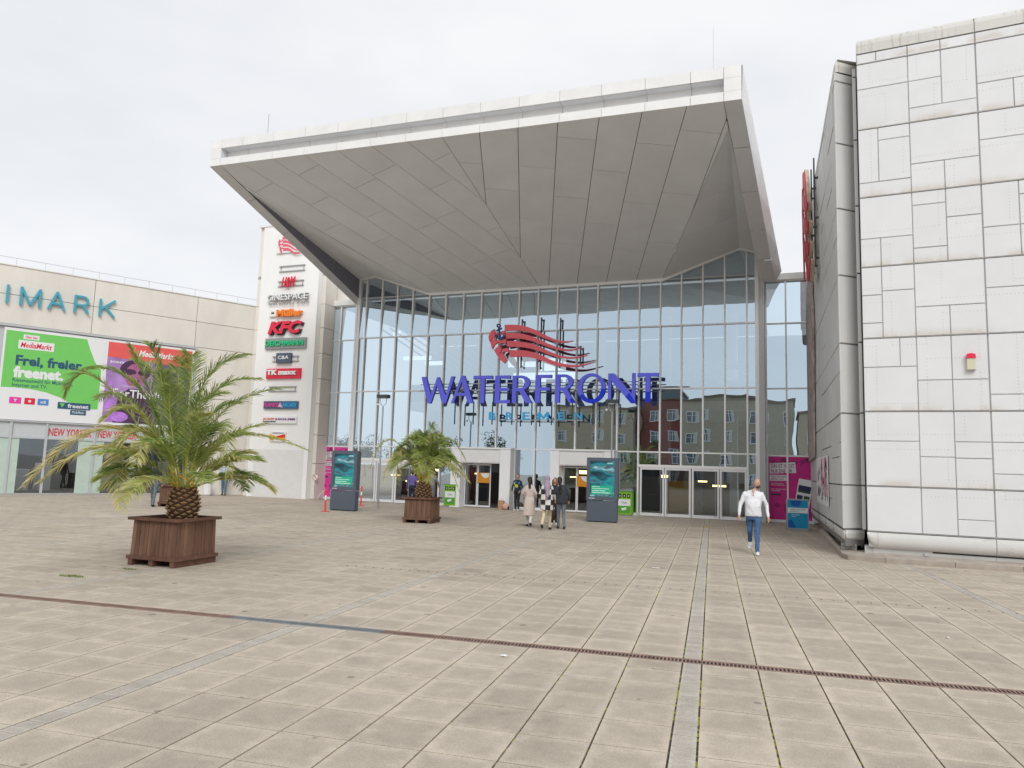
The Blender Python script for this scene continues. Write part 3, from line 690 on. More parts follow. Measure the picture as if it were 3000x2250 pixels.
# fascia: top band, recessed channel, bottom band, cut into lengths
def fz(s, k): # k 0..1 from bottom to top of the fascia
    h_ = 1.03+(s+9.1)/19.52*.07; return 13.03+h_*k
fs = [-9.1, -8.6]+[.65+1.378*k for k in range(-6, 7)]+[9.9, 10.42]
fs = sorted(set(round(x, 3) for x in fs))
fs = [fs[0]]+[s for s in fs[1:] if s > -8.65]
def fband(name, s0, s1, k0, k1, dt0, dt1, m):
    g = .006; b = MB(); s0 += g; s1 -= g
    P8 = []
    for kk_ in (k0, k1):
        for s, d in ((s0, dt1), (s1, dt1), (s1, dt0), (s0, dt0)): P8.append(F.p(s, tfront(s)+d, fz(s, kk_)))
    b.hexa(P8); return b.build(name, m, can)
for s0, s1 in zip(fs, fs[1:]):
    fband('fascia_top', s0, s1, .66, 1.0, -.02, .02, canopy_white)
    fband('fascia_bottom', s0, s1, 0.0, .27, -.02, .02, canopy_white)
    if s0 < -8.8 or s1 > 10.2: fband('fascia_end', s0, s1, .275, .655, -.02, .02, canopy_white)
    else:
        fband('channel_back', s0, s1, .27, .66, -.34, -.32, canopy_white); fband('channel_top', s0, s1, .645, .66, -.32, -.02, canopy_under); fband('channel_floor', s0, s1, .27, .285, -.32, -.02, canopy_white)
fband('channel_side', -8.62, -8.60, .27, .66, -.34, -.02, canopy_under); fband('channel_side', 9.89, 9.92, .27, .66, -.34, -.02, canopy_under)
for px, py, l_ in ((752, 375, 1.5), (2090, 190, 2.0)):
    s = -7.45 if px < 1000 else 9.55; b = MB(); b.tube([F.p(s, 9.8, 13.9), F.p(s, 9.8, 14.05+l_*(.95 if px < 1000 else .85))], .012, 5); b.build('lightning_rod', steel, can)

# ------------------------------------------------------------------ WATERFRONT sign
def blue_mat():
    m = mat('sign_blue', (.15, .17, .98), .4, spec=.4); return m
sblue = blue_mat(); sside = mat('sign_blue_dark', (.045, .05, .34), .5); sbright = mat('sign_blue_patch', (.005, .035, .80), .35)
TS = .62
sign = thing('waterfront_sign', 'big blue raised letters reading WATERFRONT hung across the glass front', 'sign', F.p(0, TS, 6))
def arc(cx, cy, rx, ry, a0, a1, n): return [(cx+rx*math.cos(a0+(a1-a0)*i/n), cy+ry*math.sin(a0+(a1-a0)*i/n)) for i in range(n+1)]
Rb = [(.30, 0.99)]+arc(.34, .725, .34, .265, PI/2, -PI/2*.86, 9)
GL = {
 'W': ([[(0, 1), (.18, 1), (.40, .30), (.60, .98), (.68, .98), (.95, .28), (1.13, 1), (1.26, 1), (.97, -.01), (.85, -.01), (.60, .66), (.40, -.01), (.28, -.01)]], 1.26),
 'A': ([[(0, 0), (.12, 0), (.22, .27), (.62, .27), (.72, 0), (.95, 0), (.55, 1.01), (.41, 1.01)], [(.26, .37), (.58, .37), (.425, .78)]], .95),
 'T': ([[(0, 1), (.82, 1), (.82, .87), (.50, .89), (.50, 0), (.31, 0), (.31, .89), (0, .87)]], .82),
 'E': ([[(0, 0), (.62, 0), (.61, .12), (.20, .10), (.20, .44), (.58, .44), (.58, .55), (.20, .55), (.20, .90), (.61, .88), (.61, 1), (0, 1)]], .62),
 'F': ([[(0, 0), (.19, 0), (.19, .44), (.56, .44), (.56, .55), (.19, .55), (.19, .90), (.62, .88), (.62, 1), (0, 1)]], .62),
 'R': ([[(0, 0), (.17, 0), (.17, .43), (.27, .43), (.53, 0), (.78, 0), (.46, .47)]+arc(.34, .735, .34, .265, -PI/2*.72, PI/2, 10)+[(0, 1)], [(.17, .54), (.30, .54)]+arc(.31, .725, .185, .185, -PI/2, PI/2, 8)+[(.17, .91)]], .78),
 'O': ([arc(.52, .5, .52, .525, 0, 2*PI, 30)[:-1], arc(.53, .51, .345, .41, 0, 2*PI, 30)[:-1]], 1.04),
 'N': ([[(0, 0), (.11, 0), (.11, .74), (.76, -.02), (.90, -.02), (.90, 1), (.79, 1), (.79, .30), (.20, 1.0), (0, 1)]], .90)}
boxes = [('W', 1235, 1332, 1103.5, 1181), ('A', 1324, 1389, 1101.5, 1181), ('T', 1387.5, 1443, 1100.6, 1181), ('E', 1451, 1496, 1100, 1181), ('R', 1502, 1561, 1100, 1180.5), ('F', 1569, 1616.5, 1098, 1180), ('R', 1628, 1687.5, 1096.5, 1180), ('O', 1691.5, 1775, 1095.5, 1179), ('N', 1782, 1861.5, 1093.5, 1179.5), ('T', 1867.5, 1930, 1092.5, 1179)]
patch = {7: (.0, .28), 8: (.0, .27), 9: (.0, .36), 6: (.0, .10)}
for i, (ch, xa, xb, ya, yb) in enumerate(boxes):
    s0, z1 = F.at(xa, ya, TS+.2); s1, _ = F.at(xb, ya, TS+.2); _, z0 = F.at((xa+xb)/2, yb, TS+.2); _, z1 = F.at((xa+xb)/2, ya, TS+.2)
    ols, w_ = GL[ch]; tr_ = lambda ol: [(s0+a/w_*(s1-s0), z0+b_*(z1-z0)) for a, b_ in ol]
    lo = curve_poly(F, [tr_(o_) for o_ in ols], TS+.07, TS+.21, sblue, 'letter', sign)
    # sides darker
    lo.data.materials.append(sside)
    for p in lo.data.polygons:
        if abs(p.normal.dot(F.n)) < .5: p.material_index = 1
    if i in patch:
        # translucent faces that have been replaced by newer, deeper blue ones near the foot
        k1 = patch[i][1]; lo.data.materials.append(sbright)
        outer = clip(ols[0], 0, 1, k1) if ch != 'O' else None
        if ch == 'O':
            a0, a1 = -PI*.83, -PI*.02
            pol = arc(.52, .5, .518, .523, a0, a1, 16)+arc(.53, .51, .347, .412, a1, a0, 16)
        elif ch == 'R': pol = [(.62, 0.0), (.78, 0), (.66, .16), (.56, .13)]
        elif ch == 'N': pol = [(.585, .18), (.76, -.02), (.899, -.02), (.899, .04), (.70, .34)]
        else: pol = outer
        b = MB(); b.prism(F, tr_(pol), TS+.21, TS+.213); b.build('letter_patch', sbright, lo)
s0, zr = F.at(1230, 1145, TS); s1, _ = F.at(1938, 1138, TS)
zr = F.at(1600, 1141, TS)[1]; zq = F.at(1600, 1121, TS)[1]
b = MB(); b.box(F, s0, s1, TS-.09, TS-.03, zr-.03, zr+.03); b.build('rail', steel, sign); b = MB(); b.box(F, s0, s1, TS-.09, TS-.05, zq-.02, zq+.02); b.build('rail', steel, sign)
for s in muls[6:18]:
    b = MB(); b.box(F, s-.02, s+.02, .05, TS-.06, zr-.02, zr+.02); b.build('bracket', dark_steel, sign)
    if -3.5 < s < 4.5: 
        zA = F.at(1600, 1180, TS)[1]; b = MB(); b.box(F, s-.022, s+.022, TS-.1, TS-.05, F.at(1600, 1245, TS)[1], zA+.05); b.build('drop_bar', dark_steel, sign)
# BREMEN
lb_ = mat('sign_lightblue', (.04, .46, .88), .4)
sg2 = thing('bremen_sign', 'small light blue spaced letters reading BREMEN hung below the big blue letters', 'sign', F.p(0, TS, 4.8))
for ch, xa, xb in (('B', 1430, 1450), ('R', 1480, 1500.5), ('E', 1529, 1550), ('M', 1574, 1606), ('E', 1634, 1650), ('N', 1682, 1704)):
    s0, z0 = F.at(xa, 1229.5, TS+.1); s1, _ = F.at(xb, 1229.5, TS+.1); z1 = F.at(xa, 1207, TS+.1)[1]
    if ch == 'M': curve_poly(F, [[(s0+x_/1.03*(s1-s0), z0+y_*(z1-z0)) for x_, y_ in ((0, 0), (.2, 0), (.2, .62), (.45, .1), (.58, .1), (.83, .62), (.83, 0), (1.03, 0), (1.03, 1), (.82, 1), (.515, .38), (.21, 1), (0, 1))]], TS, TS+.05, lb_, 'letter', sg2)
    else: text(ch, F, (s0, s1, z0, z1), TS, .05, lb_, sg2, name='letter', bold=.02)
s0, z_ = F.at(1440, 1229, TS); s1, _ = F.at(1708, 1228, TS); bx('rail', F, s0, s1, TS-.05, TS-.01, z_-.03, z_+.01, steel, sg2)

# striped flag emblem
red = mat('emblem_red', (.98, .165, .215), .45); emb_dark = mat('emblem_back', (.02, .05, .045), .5)
ZS = .26221
def zs(x, y): return F.at(1380+x*ZS, 900+y*ZS, .72)
flag = thing('flag_emblem', 'red striped waving flag emblem with a chequered edge and blue anchor above the big letters', 'sign', F.p(0, .7, 8))
ST = [[(378, 232, 66), (480, 228, 62), (600, 240, 58), (720, 280, 50), (840, 335, 38), (960, 378, 26), (1060, 388, 15), (1142, 377, 4)],
      [(390, 320, 60), (500, 318, 58), (620, 335, 55), (740, 375, 48), (860, 425, 38), (980, 465, 26), (1100, 480, 17), (1232, 456, 4)],
      [(405, 408, 62), (520, 412, 60), (640, 428, 56), (760, 465, 48), (880, 515, 38), (1000, 552, 26), (1140, 566, 16), (1300, 538, 4)],
      [(432, 515, 76), (490, 518, 74), (580, 517, 70), (680, 532, 64), (800, 572, 56), (920, 622, 46), (1050, 650, 32), (1200, 655, 18), (1392, 608, 4)]]
def smooth_line(P, n=4):
    r = []
    for i in range(len(P)-1):
        p0, p1, p2, p3 = P[max(i-1, 0)], P[i], P[i+1], P[min(i+2, len(P)-1)]
        for k in range(n):
            t = k/n; r.append(tuple(.5*((2*p1[j])+(-p0[j]+p2[j])*t+(2*p0[j]-5*p1[j]+4*p2[j]-p3[j])*t*t+(-p0[j]+3*p1[j]-3*p2[j]+p3[j])*t**3) for j in range(3)))
    return r+[P[-1]]
def stripe_outline(P, fn):
    L_ = smooth_line(P); a = [fn(x, y-w_/2) for x, y, w_ in L_]; b_ = [fn(x, y+w_/2) for x, y, w_ in L_]
    return a+b_[::-1]
BL = [[(196, 330), (225, 268), (262, 245), (272, 322), (240, 345), (208, 385)], [(215, 392), (275, 335), (300, 395), (262, 425), (240, 470)], [(258, 480), (320, 425), (345, 480), (300, 550)], [(302, 548), (348, 500), (402, 590), (375, 628), (330, 590)],
      [(276, 290), (318, 280), (325, 318), (285, 330)], [(335, 272), (375, 265), (380, 300), (342, 310)], [(305, 375), (390, 355), (398, 395), (318, 408)], [(345, 470), (412, 455), (420, 490), (358, 505)]]
def build_flag(fn, fr, t, par, name='stripe'):
    for P in ST: b = MB(); b.mi = 0; b.prism(fr, stripe_outline(P, fn), t, t+.14); b.build(name, red, par)
    for q in BL: b = MB(); b.prism(fr, [fn(x, y) for x, y in q], t, t+.14); b.build('check', red, par)
build_flag(zs, F, .62, flag)
anch = mat('anchor_blue', (.03, .07, .22), .5); b = MB()
def ring(fn, cx, cy, r0, r1, a0=0, a1=2*PI, n=14): return [fn(cx+r1*math.cos(a0+(a1-a0)*i/n), cy+r1*math.sin(a0+(a1-a0)*i/n)) for i in range(n+1)]+[fn(cx+r0*math.cos(a1+(a0-a1)*i/n), cy+r0*math.sin(a1+(a0-a1)*i/n)) for i in range(n+1)]
b.prism(F, ring(zs, 318, 212, 10, 24, 0, 1.99*PI), .78, .84); b.prism(F, [zs(308, 236), (zs(328, 236)), zs(345, 345), zs(325, 350)], .78, .83); b.prism(F, ring(zs, 334, 310, 34, 56, .05*PI, 1.0*PI), .78, .845)
b.prism(F, [zs(290, 262), zs(352, 232), zs(356, 248), zs(294, 278)], .785, .85); b.build('anchor', anch, flag)
for x, y0, y1 in ((530, 110, 660), (748, 90, 680), (965, 95, 660), (1190, 415, 640)):
    s, za = zs(x, y0); _, zb = zs(x, y1); b = MB(); b.box(F, s-.03, s+.03, .16, .22, zb, za); b.box(F, s-.03, s+.03, .06, .16, za-.12, za-.06); b.box(F, s-.03, s+.03, .06, .16, zb+.06, zb+.12); b.build('support_bar', dark_steel, flag)

# ------------------------------------------------------------------ white sign tower
TT = .8
tw = thing('sign_tower', 'tall white tower wall carrying a column of shop signs left of the glass front', 'tower', F.p(-13.5, TT, 0))
ts0 = F.at(720, 1456, TT)[0]; ts1 = F.at(894, 1463, TT)[0]; tz = F.at(775, 666.5, TT)[1]; tsb = F.at(955, 870, TT-.35)[0]-.02
b = MB(); b.box(F, ts0, ts1, -.5, TT, 0, tz); b.build('render_wall', tower_white, tw)
ys = [0, 2.6, 5.3, 7.9, 10.5, tz]
zj = [0]+sorted(F.at(925, y, TT-.35)[1] for y in (802, 892, 961, 1035, 1109, 1183, 1274, 1358))+[11.6]
for z0, z1 in zip(zj, zj[1:]):
    bx('wall_panel', F, ts1+.01, tsb, -.5, TT-.35, z0+.012, z1-.012, beige, tw)
for z0, z1 in zip(zj[:-1]+[11.6], zj[1:]+[tz]):
    bx('side_panel', F, ts0-.30, ts0-.005, -.4, TT-.12, z0+.012, z1-.012, beige, tw)
bx('tower_cap', F, ts0-.32, ts1+.02, -.5, TT+.03, tz, tz+.06, beige, tw)
bx('base_door_outline', F, ts0+.35, ts1-.25, TT, TT+.006, 0.02, 2.45, mat('door_white', (.76, .76, .75), .6, noise=.04), tw)
bw = MB(); bw.box(F, ts1+.0, -9.3, -1.0, -.75, 10.1, 13.2); bw.build('upper_wall', beige, tw)

def tp(x, y, t=TT+.1): return F.at(x, y, t)
def zbox(zx, ox, oy, k, x0, x1, y0, y1):
    """crop pixels -> (s0,s1,z0,z1) on the tower face"""
    X0, X1, Y0, Y1 = ox+x0/k, ox+x1/k, oy+y0/k, oy+y1/k
    s0 = tp(X0, (Y0+Y1)/2)[0]; s1 = tp(X1, (Y0+Y1)/2)[0]; z1 = tp((X0+X1)/2, Y0)[1]; z0 = tp((X0+X1)/2, Y1)[1]; return s0, s1, z0, z1
A5 = (None, 720, 640, 4.147); A6 = (None, 720, 1020, 3.607)
sred = mat('sign_red', (.72, .03, .07), .45); sgreen = mat('sign_green', (.02, .50, .22), .5); sgrey = mat('sign_grey_panel', (.30, .31, .31), .6); swhite = mat('sign_white', (.82, .82, .82), .5); sorange = mat('sign_orange', (.85, .22, .02), .5); sblack = mat('sign_charcoal', (.045, .045, .05), .5); snavy = mat('sign_slate', (.09, .115, .16), .5)
TT1 = TT+.1
def tsign(label, bxx): return thing('shop_sign', label, 'sign', F.p((bxx[0]+bxx[1])/2, TT, (bxx[2]+bxx[3])/2), group=None)
def rails(par, s0, s1, z0, z1):
    for z in (z0, z1): bx('rail', F, s0, s1, TT+.03, TT+.07, z-.02, z+.02, steel, par); 
    for s in (s0+.1, s1-.1): bx('spacer', F, s-.02, s+.02, TT, TT+.03, z0-.02, z1+.02, steel, par)
# small flag emblem at the top
q = zbox(*A5, 395, 640, 215, 400); o = tsign('small pink and white flag emblem sign at the top of the white tower', q)
bx('sign_box', F, q[0]-.1, q[1]+.05, TT, TT+.09, q[2]-.05, q[3]+.2, swhite, o)
pinkm = mat('emblem_pink', (.75, .12, .18), .5)
fn = lambda x, y: (q[0]+(x-196)/1200*1.75, q[3]-.0-(y-190)/440*.95)
for P in ST: b = MB(); b.prism(F, stripe_outline(P, fn), TT+.09, TT+.11); b.build('stripe', pinkm, o)
for g_ in BL: b = MB(); b.prism(F, [fn(x, y) for x, y in g_], TT+.09, TT+.11); b.build('check', pinkm, o)
q = zbox(*A5, 400, 712, 570, 632); o = tsign('empty pair of steel sign rails near the top of the white tower', q); rails(o, q[0], q[1], q[2], q[3])
q = zbox(*A5, 385, 697, 705, 840); o = tsign('red slanted H&M letters on two steel rails on the white tower', q); rails(o, q[0], q[1], q[2]+.12, q[3]-.22)
q = zbox(*A5, 440, 605, 712, 835); text('H&M', F, q, TT1, .07, sred, o, shear=.35, bold=.0)
q = zbox(*A5, 278, 768, 920, 1050); o = tsign('dark outlined CINESPACE letters with small line below on the white tower', q)
q1 = zbox(*A5, 278, 768, 922, 1000); text('CINESPACE', F, q1, TT1, .06, sgrey, o, bold=.03); text('CINESPACE', F, (q1[0]-.05, q1[1]-.05, q1[2]+.04, q1[3]+.04), TT1+.07, .03, swhite, o, bold=.005)
q1 = zbox(*A5, 288, 768, 1020, 1046); text('MULTIPLEX KINO', F, q1, TT1, .03, sgrey, o, spacing=1.5)
q = zbox(*A5, 288, 702, 1105, 1198); o = tsign('orange Müller lettering beside a small white cube logo on the white tower', q)
q1 = zbox(*A5, 292, 372, 1110, 1192); bx('logo_box', F, q1[0], q1[1], TT, TT+.12, q1[2], q1[3], swhite, o); text('M', F, (q1[0]+.13, q1[1]-.13, q1[2]+.12, q1[3]-.12), TT+.12, .01, sblack, o, bold=.04)
text('Müller', F, zbox(*A5, 385, 700, 1105, 1190), TT1, .1, sorange, o, bold=.05)
q = zbox(*A5, 283, 690, 1248, 1402); o = tsign('large red slanted KFC letters on the white tower', q)
text('KFC', F, (q[0]+.03, q[1]+.05, q[2]-.05, q[3]-.04), TT+.02, .1, sblack, o, shear=.25, bold=.06, name='shadow_backing'); text('KFC', F, q, TT+.14, .06, sred, o, shear=.25, bold=.05)
q = zbox(*A5, 238, 730, 1445, 1585); o = tsign('green DEICHMANN letters on a long grey board on the white tower', q); bx('board', F, q[0], q[1], TT, TT+.12, q[2]+.02, q[3]-.03, sgrey, o); text('DEICHMANN', F, (q[0]+.05, q[1]-.1, q[2]+.16, q[3]-.16), TT+.12, .06, sgreen, o, bold=.035)
q = zbox(*A6, 327, 482, 52, 158); o = tsign('slate square C&A sign on steel rails on the white tower', q); z_ = zbox(*A6, 275, 555, 85, 135); rails(o, z_[0], z_[1], z_[2], z_[3]); bx('board', F, q[0], q[1], TT+.03, TT+.16, q[2], q[3], snavy, o); text('C&A', F, (q[0]+.13, q[1]-.13, q[2]+.2, q[3]-.14), TT+.16, .02, swhite, o, bold=.02)
q = zbox(*A6, 218, 577, 215, 320); o = tsign('red board with bold white TK maxx letters on the white tower', q); bx('board', F, q[0], q[1], TT, TT+.12, q[2], q[3], sred, o); text('TK maxx', F, (q[0]+.06, q[1]-.22, q[2]+.18, q[3]-.06), TT+.12, .06, swhite, o, bold=.055)
q = zbox(*A6, 235, 528, 406, 452); o = tsign('empty pair of steel sign rails behind the tip of a palm frond', q); rails(o, q[0], q[1], q[2], q[3])
q = zbox(*A6, 190, 547, 560, 640); o = tsign('dark PLANET ARCADE board with pink and blue letters on the white tower', q); bx('board', F, q[0], q[1], TT, TT+.12, q[2], q[3], snavy, o)
ml = (q[0]+q[1])/2; bx('board_half', F, ml+.1, q[1]-.01, TT+.12, TT+.124, q[2]+.02, q[3]-.02, mat('arcade_blue', (.04, .16, .32), .5), o)
text('PLANET', F, (q[0]+.04, ml-.12, q[2]+.1, q[3]-.1), TT+.124, .02, mat('arcade_pink', (.75, .06, .35), .5), o, bold=.02); text('ARCADE', F, (ml+.14, q[1]-.05, q[2]+.1, q[3]-.1), TT+.126, .02, mat('arcade_cyan', (.05, .42, .75), .5), o, bold=.02)
b = MB(); b.prism(F, [(ml-.14, q[2]+.1), (ml+.18, q[2]+.05), (ml+.0, q[3]-.06)], TT+.128, TT+.15); b.build('triangle', mat('arcade_pale', (.75, .4, .65), .5), o)
q = zbox(*A6, 178, 535, 728, 795); o = tsign('white JUMP HOUSE board with orange and purple letters on the white tower', q); bx('board', F, q[0], q[1], TT, TT+.1, q[2], q[3]+.03, swhite, o)
jm = q[0]+(q[1]-q[0])*.38; text('JUMP', F, (q[0]+.02, jm-.03, q[2]+.17, q[3]-.06), TT+.1, .02, mat('jump_orange', (.80, .13, .03), .5), o, bold=.04); text('HOUSE', F, (jm+.02, q[1]-.08, q[2]+.17, q[3]-.06), TT+.1, .02, mat('jump_purple', (.20, .06, .22), .5), o, bold=.04); text('TRAMPOLINPARK', F, (q[0]+.02, jm+.05, q[2]+.06, q[2]+.13), TT+.1, .02, sblack, o)
q = zbox(*A6, 248, 415, 885, 985); o = tsign('small dm drugstore sign with a yellow and red ribbon lowest on the white tower', q); bx('board', F, q[0]+.05, q[1]+.02, TT, TT+.09, q[2]+.0, q[3], swhite, o)
text('dm', F, (q[0]+.17, q[1]-.1, q[2]+.42, q[3]-.03), TT+.09, .03, mat('dm_blue', (.02, .06, .30), .5), o, shear=.2, bold=.03)
b = MB(); mz = (q[0]+q[1])/2; b.prism(F, [(q[0]+.0, q[2]+.38), (mz, q[2]+.26), (q[1], q[2]+.38), (q[1], q[2]+.06), (mz, q[2]+.16), (q[0]+.05, q[2]+.03)], TT+.09, TT+.11); b.build('ribbon', mat('dm_yellow', (.85, .42, .02), .5), o)
b = MB(); b.prism(F, [(mz, q[2]+.27), (q[1], q[2]+.385), (q[1], q[2]+.2), (mz, q[2]+.2)], TT+.11, TT+.12); b.build('ribbon', mat('dm_red', (.75, .03, .02), .5), o)
q = zbox(*A6, 655, 708, 1338, 1390); o = thing('no_smoking_sign', 'small round red and white no smoking sign low on the beige strip by the tower', 'sign', F.p(q[0], TT-.35, q[2]))
cx, cz, r_ = (q[0]+q[1])/2, (q[2]+q[3])/2, .17
b = MB(); b.prism(F, [(cx+r_*math.cos(k*PI/10), cz+r_*math.sin(k*PI/10)) for k in range(20)], TT-.35, TT-.335); b.build('disc', swhite, o)
curve_poly(F, [[(cx+r_*math.cos(k*PI/10), cz+r_*math.sin(k*PI/10)) for k in range(20)], [(cx+r_*.82*math.cos(k*PI/10), cz+r_*.82*math.sin(k*PI/10)) for k in range(20)]], TT-.334, TT-.33, mat('thin_red', (.5, .25, .22), .6), 'ring', o)
b = MB(); b.prism(F, [(cx-.15, cz+.11), (cx-.11, cz+.15), (cx+.15, cz-.11), (cx+.11, cz-.15)], TT-.334, TT-.329); b.build('bar', MATS['thin_red'], o)

# ------------------------------------------------------------------ beige shop building on the left
shop = thing('shop_building', 'long beige panelled shop building with shop windows and big posters left of the tower', 'building', PR.p(-6, 0, 0))
ZT, ZM, ZO, ZA = 10.25, 8.955, 7.62, 3.33
v1 = PR.at(275, 890)[0]; v2 = PR.at(576, 940)[0]; opR = PR.at(567, 1100)[0]
vs = [-30, -23.6, -18.0, -12.6, v1, v2, .6]
for a, b_ in zip(vs, vs[1:]):
    for z0, z1 in ((ZO, ZM), (ZM, ZT)):
        bx('wall_panel', PR, a+.012, b_-.012, -.3, random.uniform(-.002, .002), z0+.012, z1-.012, beige, shop)
for z0, z1 in ((0.0, 2.35), (2.35, 5.0), (5.0, ZO)): bx('wall_panel', PR, opR+.12, .6, -.3, .0, z0+.012, z1-.012, beige, shop)
bx('wall_core', PR, -30, .6, -.6, -.31, ZO-.1, ZT-.05, joint_dark, shop); bx('wall_core', PR, opR+.2, .6, -.6, -.31, 0, ZO, joint_dark, shop)
bx('coping', PR, -30, .6, -.5, .03, ZT, ZT+.05, beige, shop)
b = MB()
for k in range(28): s = -29.6+k*1.12; b.tube([PR.p(s, -.2, ZT), PR.p(s, -.2, ZT+.42)], .012, 4)
for k in range(27): b.tube([PR.p(-29.6+k*1.12, -.2, ZT+.42), PR.p(-28.48+k*1.12, -.2, ZT+.42)], .010, 4)
b.build('roof_cable_rail', steel, shop)
bx('window_head', PR, -30, opR+.12, -.3, .02, ZO-.1, ZO-.0, grey_frame, shop); bx('window_reveal', PR, opR, opR+.12, -.3, .02, 0, ZO-.1, grey_frame, shop)
bx('ledge', PR, -30, opR, -.2, .06, ZA-.06, ZA+.0, grey_frame, shop)
# upper opening fill behind posters
bx('upper_infill', PR, -30, opR, -.3, -.1, ZA, ZO-.1, grey_frame, shop)
sm_s = [PR.at(x, 1330)[0] for x in (0+24-140, 24, 130, 272, 410, 520)]
sm_s = [sm_s[1]-5.6, sm_s[1]-4.2, sm_s[1]-2.8, sm_s[1]-1.4]+sm_s[1:]+[opR]
LZ = PR.at(60, 1281)[1]
mint = mat('mint_panel', (.50, .62, .55), .5, noise=.06); greyfilm = mat('grey_film', (.55, .58, .60), .4, noise=.05)
for s in sm_s: bx('mullion', PR, s-.05, s+.05, -.12, .03, 0.05, ZA-.06, grey_frame, shop)
for a, b_ in zip(sm_s, sm_s[1:]):
    bx('transom', PR, a+.05, b_-.05, -.1, .02, LZ-.04, LZ+.04, grey_frame, shop); bx('fascia_film', PR, a+.05, b_-.05, -.06, -.04, LZ+.04, ZA-.06, greyfilm, shop)
    m_ = MB(); m_.face([PR.p(a+.05, -.03, .1), PR.p(b_-.05, -.03, .1), PR.p(b_-.05, -.03, LZ-.04), PR.p(a+.05, -.03, LZ-.04)]); m_.build('shop_window', glass_low, shop)
for xa, xb in ((-60, 47), (222, 263), (268, 297), (376, 396)):
    a, b_ = PR.at(xa, 1385)[0], PR.at(xb, 1385)[0]; bx('window_film', PR, a, b_, -.028, -.015, .1, LZ-.05, mint, shop)
bx('plinth', PR, -30, opR, -.3, .05, 0, .1, mat('plinth_concrete', (.42, .41, .39), .8, noise=.1), shop)
bx('inner_floor', PR, -30, 0, -6, -.31, -.01, .01, intf, shop); bx('inner_wall', PR, -30, 0, -6.2, -6, 0, 4, mat('shop_back', (.10, .11, .12), .8, noise=.5, nscale=1), shop)
for i in range(14): s = -13+i*.9; bx('clothes_rack', PR, s, s+.5, -3.4+random.uniform(-.7, .7), -2.6, .1, random.uniform(.9, 1.8), random.choice((dk, pgrey, MATS['shelf_grey'], pw)), shop)
# PRIMARK
teal = mat('teal_letter', (.07, .37, .50), .5)
ps = thing('store_name_sign', 'thin teal letters spelling PRIMARK high on the beige wall', 'sign', PR.p(-8, .1, 8.7))
k_ = 3.6867
LB = [('I', 56, 108, 492, 692), ('M', 215, 447, 512, 742), ('A', 515, 716, 565, 782), ('R', 800, 975, 598, 818), ('K', 1070, 1255, 645, 858)]
zt_ = []; 
for ch, xa, xb, ya, yb in LB:
    pa = PR.at(xa/k_, 700+(ya+yb)/2/k_, .12); pb = PR.at(xb/k_, 700+(ya+yb)/2/k_, .12); zt_.append((ch, pa[0], pb[0]))
zc0, zc1 = PR.at(90/k_, 700+692/k_, .12)[1], PR.at(98/k_, 700+492/k_, .12)[1]
hh = zc1-zc0; sw = .095
def stroke(b, fr, a, c, w_, t0, t1):
    dx, dz = c[0]-a[0], c[1]-a[1]; l_ = math.hypot(dx, dz); nx, nz = -dz/l_*w_/2, dx/l_*w_/2
    b.prism(fr, [(a[0]+nx, a[1]+nz), (c[0]+nx, c[1]+nz), (c[0]-nx, c[1]-nz), (a[0]-nx, a[1]-nz)], t0, t1)
def thin_letter(ch, s0, s1):
    b = MB(); z0, z1 = zc0, zc1; h = sw/2; e = [0]
    def S(a, c): stroke(b, PR, a, c, sw, .05+e[0], .13+e[0]); e[0] += .0035
    if ch == 'I': S(((s0+s1)/2, z0), ((s0+s1)/2, z1))
    if ch == 'M': S((s0+h, z0), (s0+h, z1)); S((s1-h, z0), (s1-h, z1)); S((s0+h, z1-.02), ((s0+s1)/2, z0+.05)); S((s1-h, z1-.02), ((s0+s1)/2, z0+.05))
    if ch == 'A': m_ = (s0+s1)/2; S((s0+h, z0), (m_, z1)); S((s1-h, z0), (m_, z1)); S((s0+(m_-s0)*.42, z0+hh*.33), (s1-(s1-m_)*.42, z0+hh*.33))
    if ch in 'RP':
        S((s0+h, z0), (s0+h, z1)); zm = z0+hh*.45; r = (z1-h-zm)/2; cx = s1-r-h-.05; S((s0+h, z1-h), (cx, z1-h)); S((s0+h, zm), (cx, zm))
        pts = [(cx+r*math.cos(PI/2-k*PI/8), zm+r+r*math.sin(PI/2-k*PI/8)) for k in range(9)]
        for p, q_ in zip(pts, pts[1:]): S(p, q_)
        if ch == 'R': S((s0+(s1-s0)*.55, zm), (s1-h, z0))
    if ch == 'K': S((s0+h, z0), (s0+h, z1)); S((s0+h, z0+hh*.38), (s1-h, z1)); S((s0+(s1-s0)*.36, z0+hh*.56), (s1-h, z0))
    b.build('letter', teal, ps)
for ch, a, b_ in zt_: thin_letter(ch, a, b_)
i0 = zt_[0][1]; thin_letter('R', i0-1.25, i0-.5); thin_letter('P', i0-2.4, i0-1.65)

# posters on the shop front
TP = .0
gs0, gs1 = PR.at(15, 952, 0)[0], PR.at(302, 1100, 0)[0]
pz0, pz1 = ZA+.02, ZO-.16
po = thing('green_poster', 'big green and white phone tariff poster reading Frei, freier, freenet on the shop front', 'poster', PR.p((gs0+gs1)/2, 0, 5))
green = mat('poster_green', (.18, .60, .13), .6, noise=.03)
bx('poster_sheet', PR, gs0, gs1, -.08, .0, pz0, pz1, pw, po)
WQ, HQ = gs1-gs0, pz1-pz0
def gp(u, v): return (gs0+u*WQ, pz0+v*HQ)
gshape = [gp(.02, .97), gp(.80, .97), gp(.84, .86), gp(.90, .72), gp(.975, .62), gp(.975, .17), gp(.82, .16), gp(.72, .20), gp(.60, .27), gp(.45, .32), gp(.30, .345), gp(.15, .35), gp(.02, .345)]
b = MB(); b.prism(PR, gshape, .0, .004); b.build('green_field', green, po)
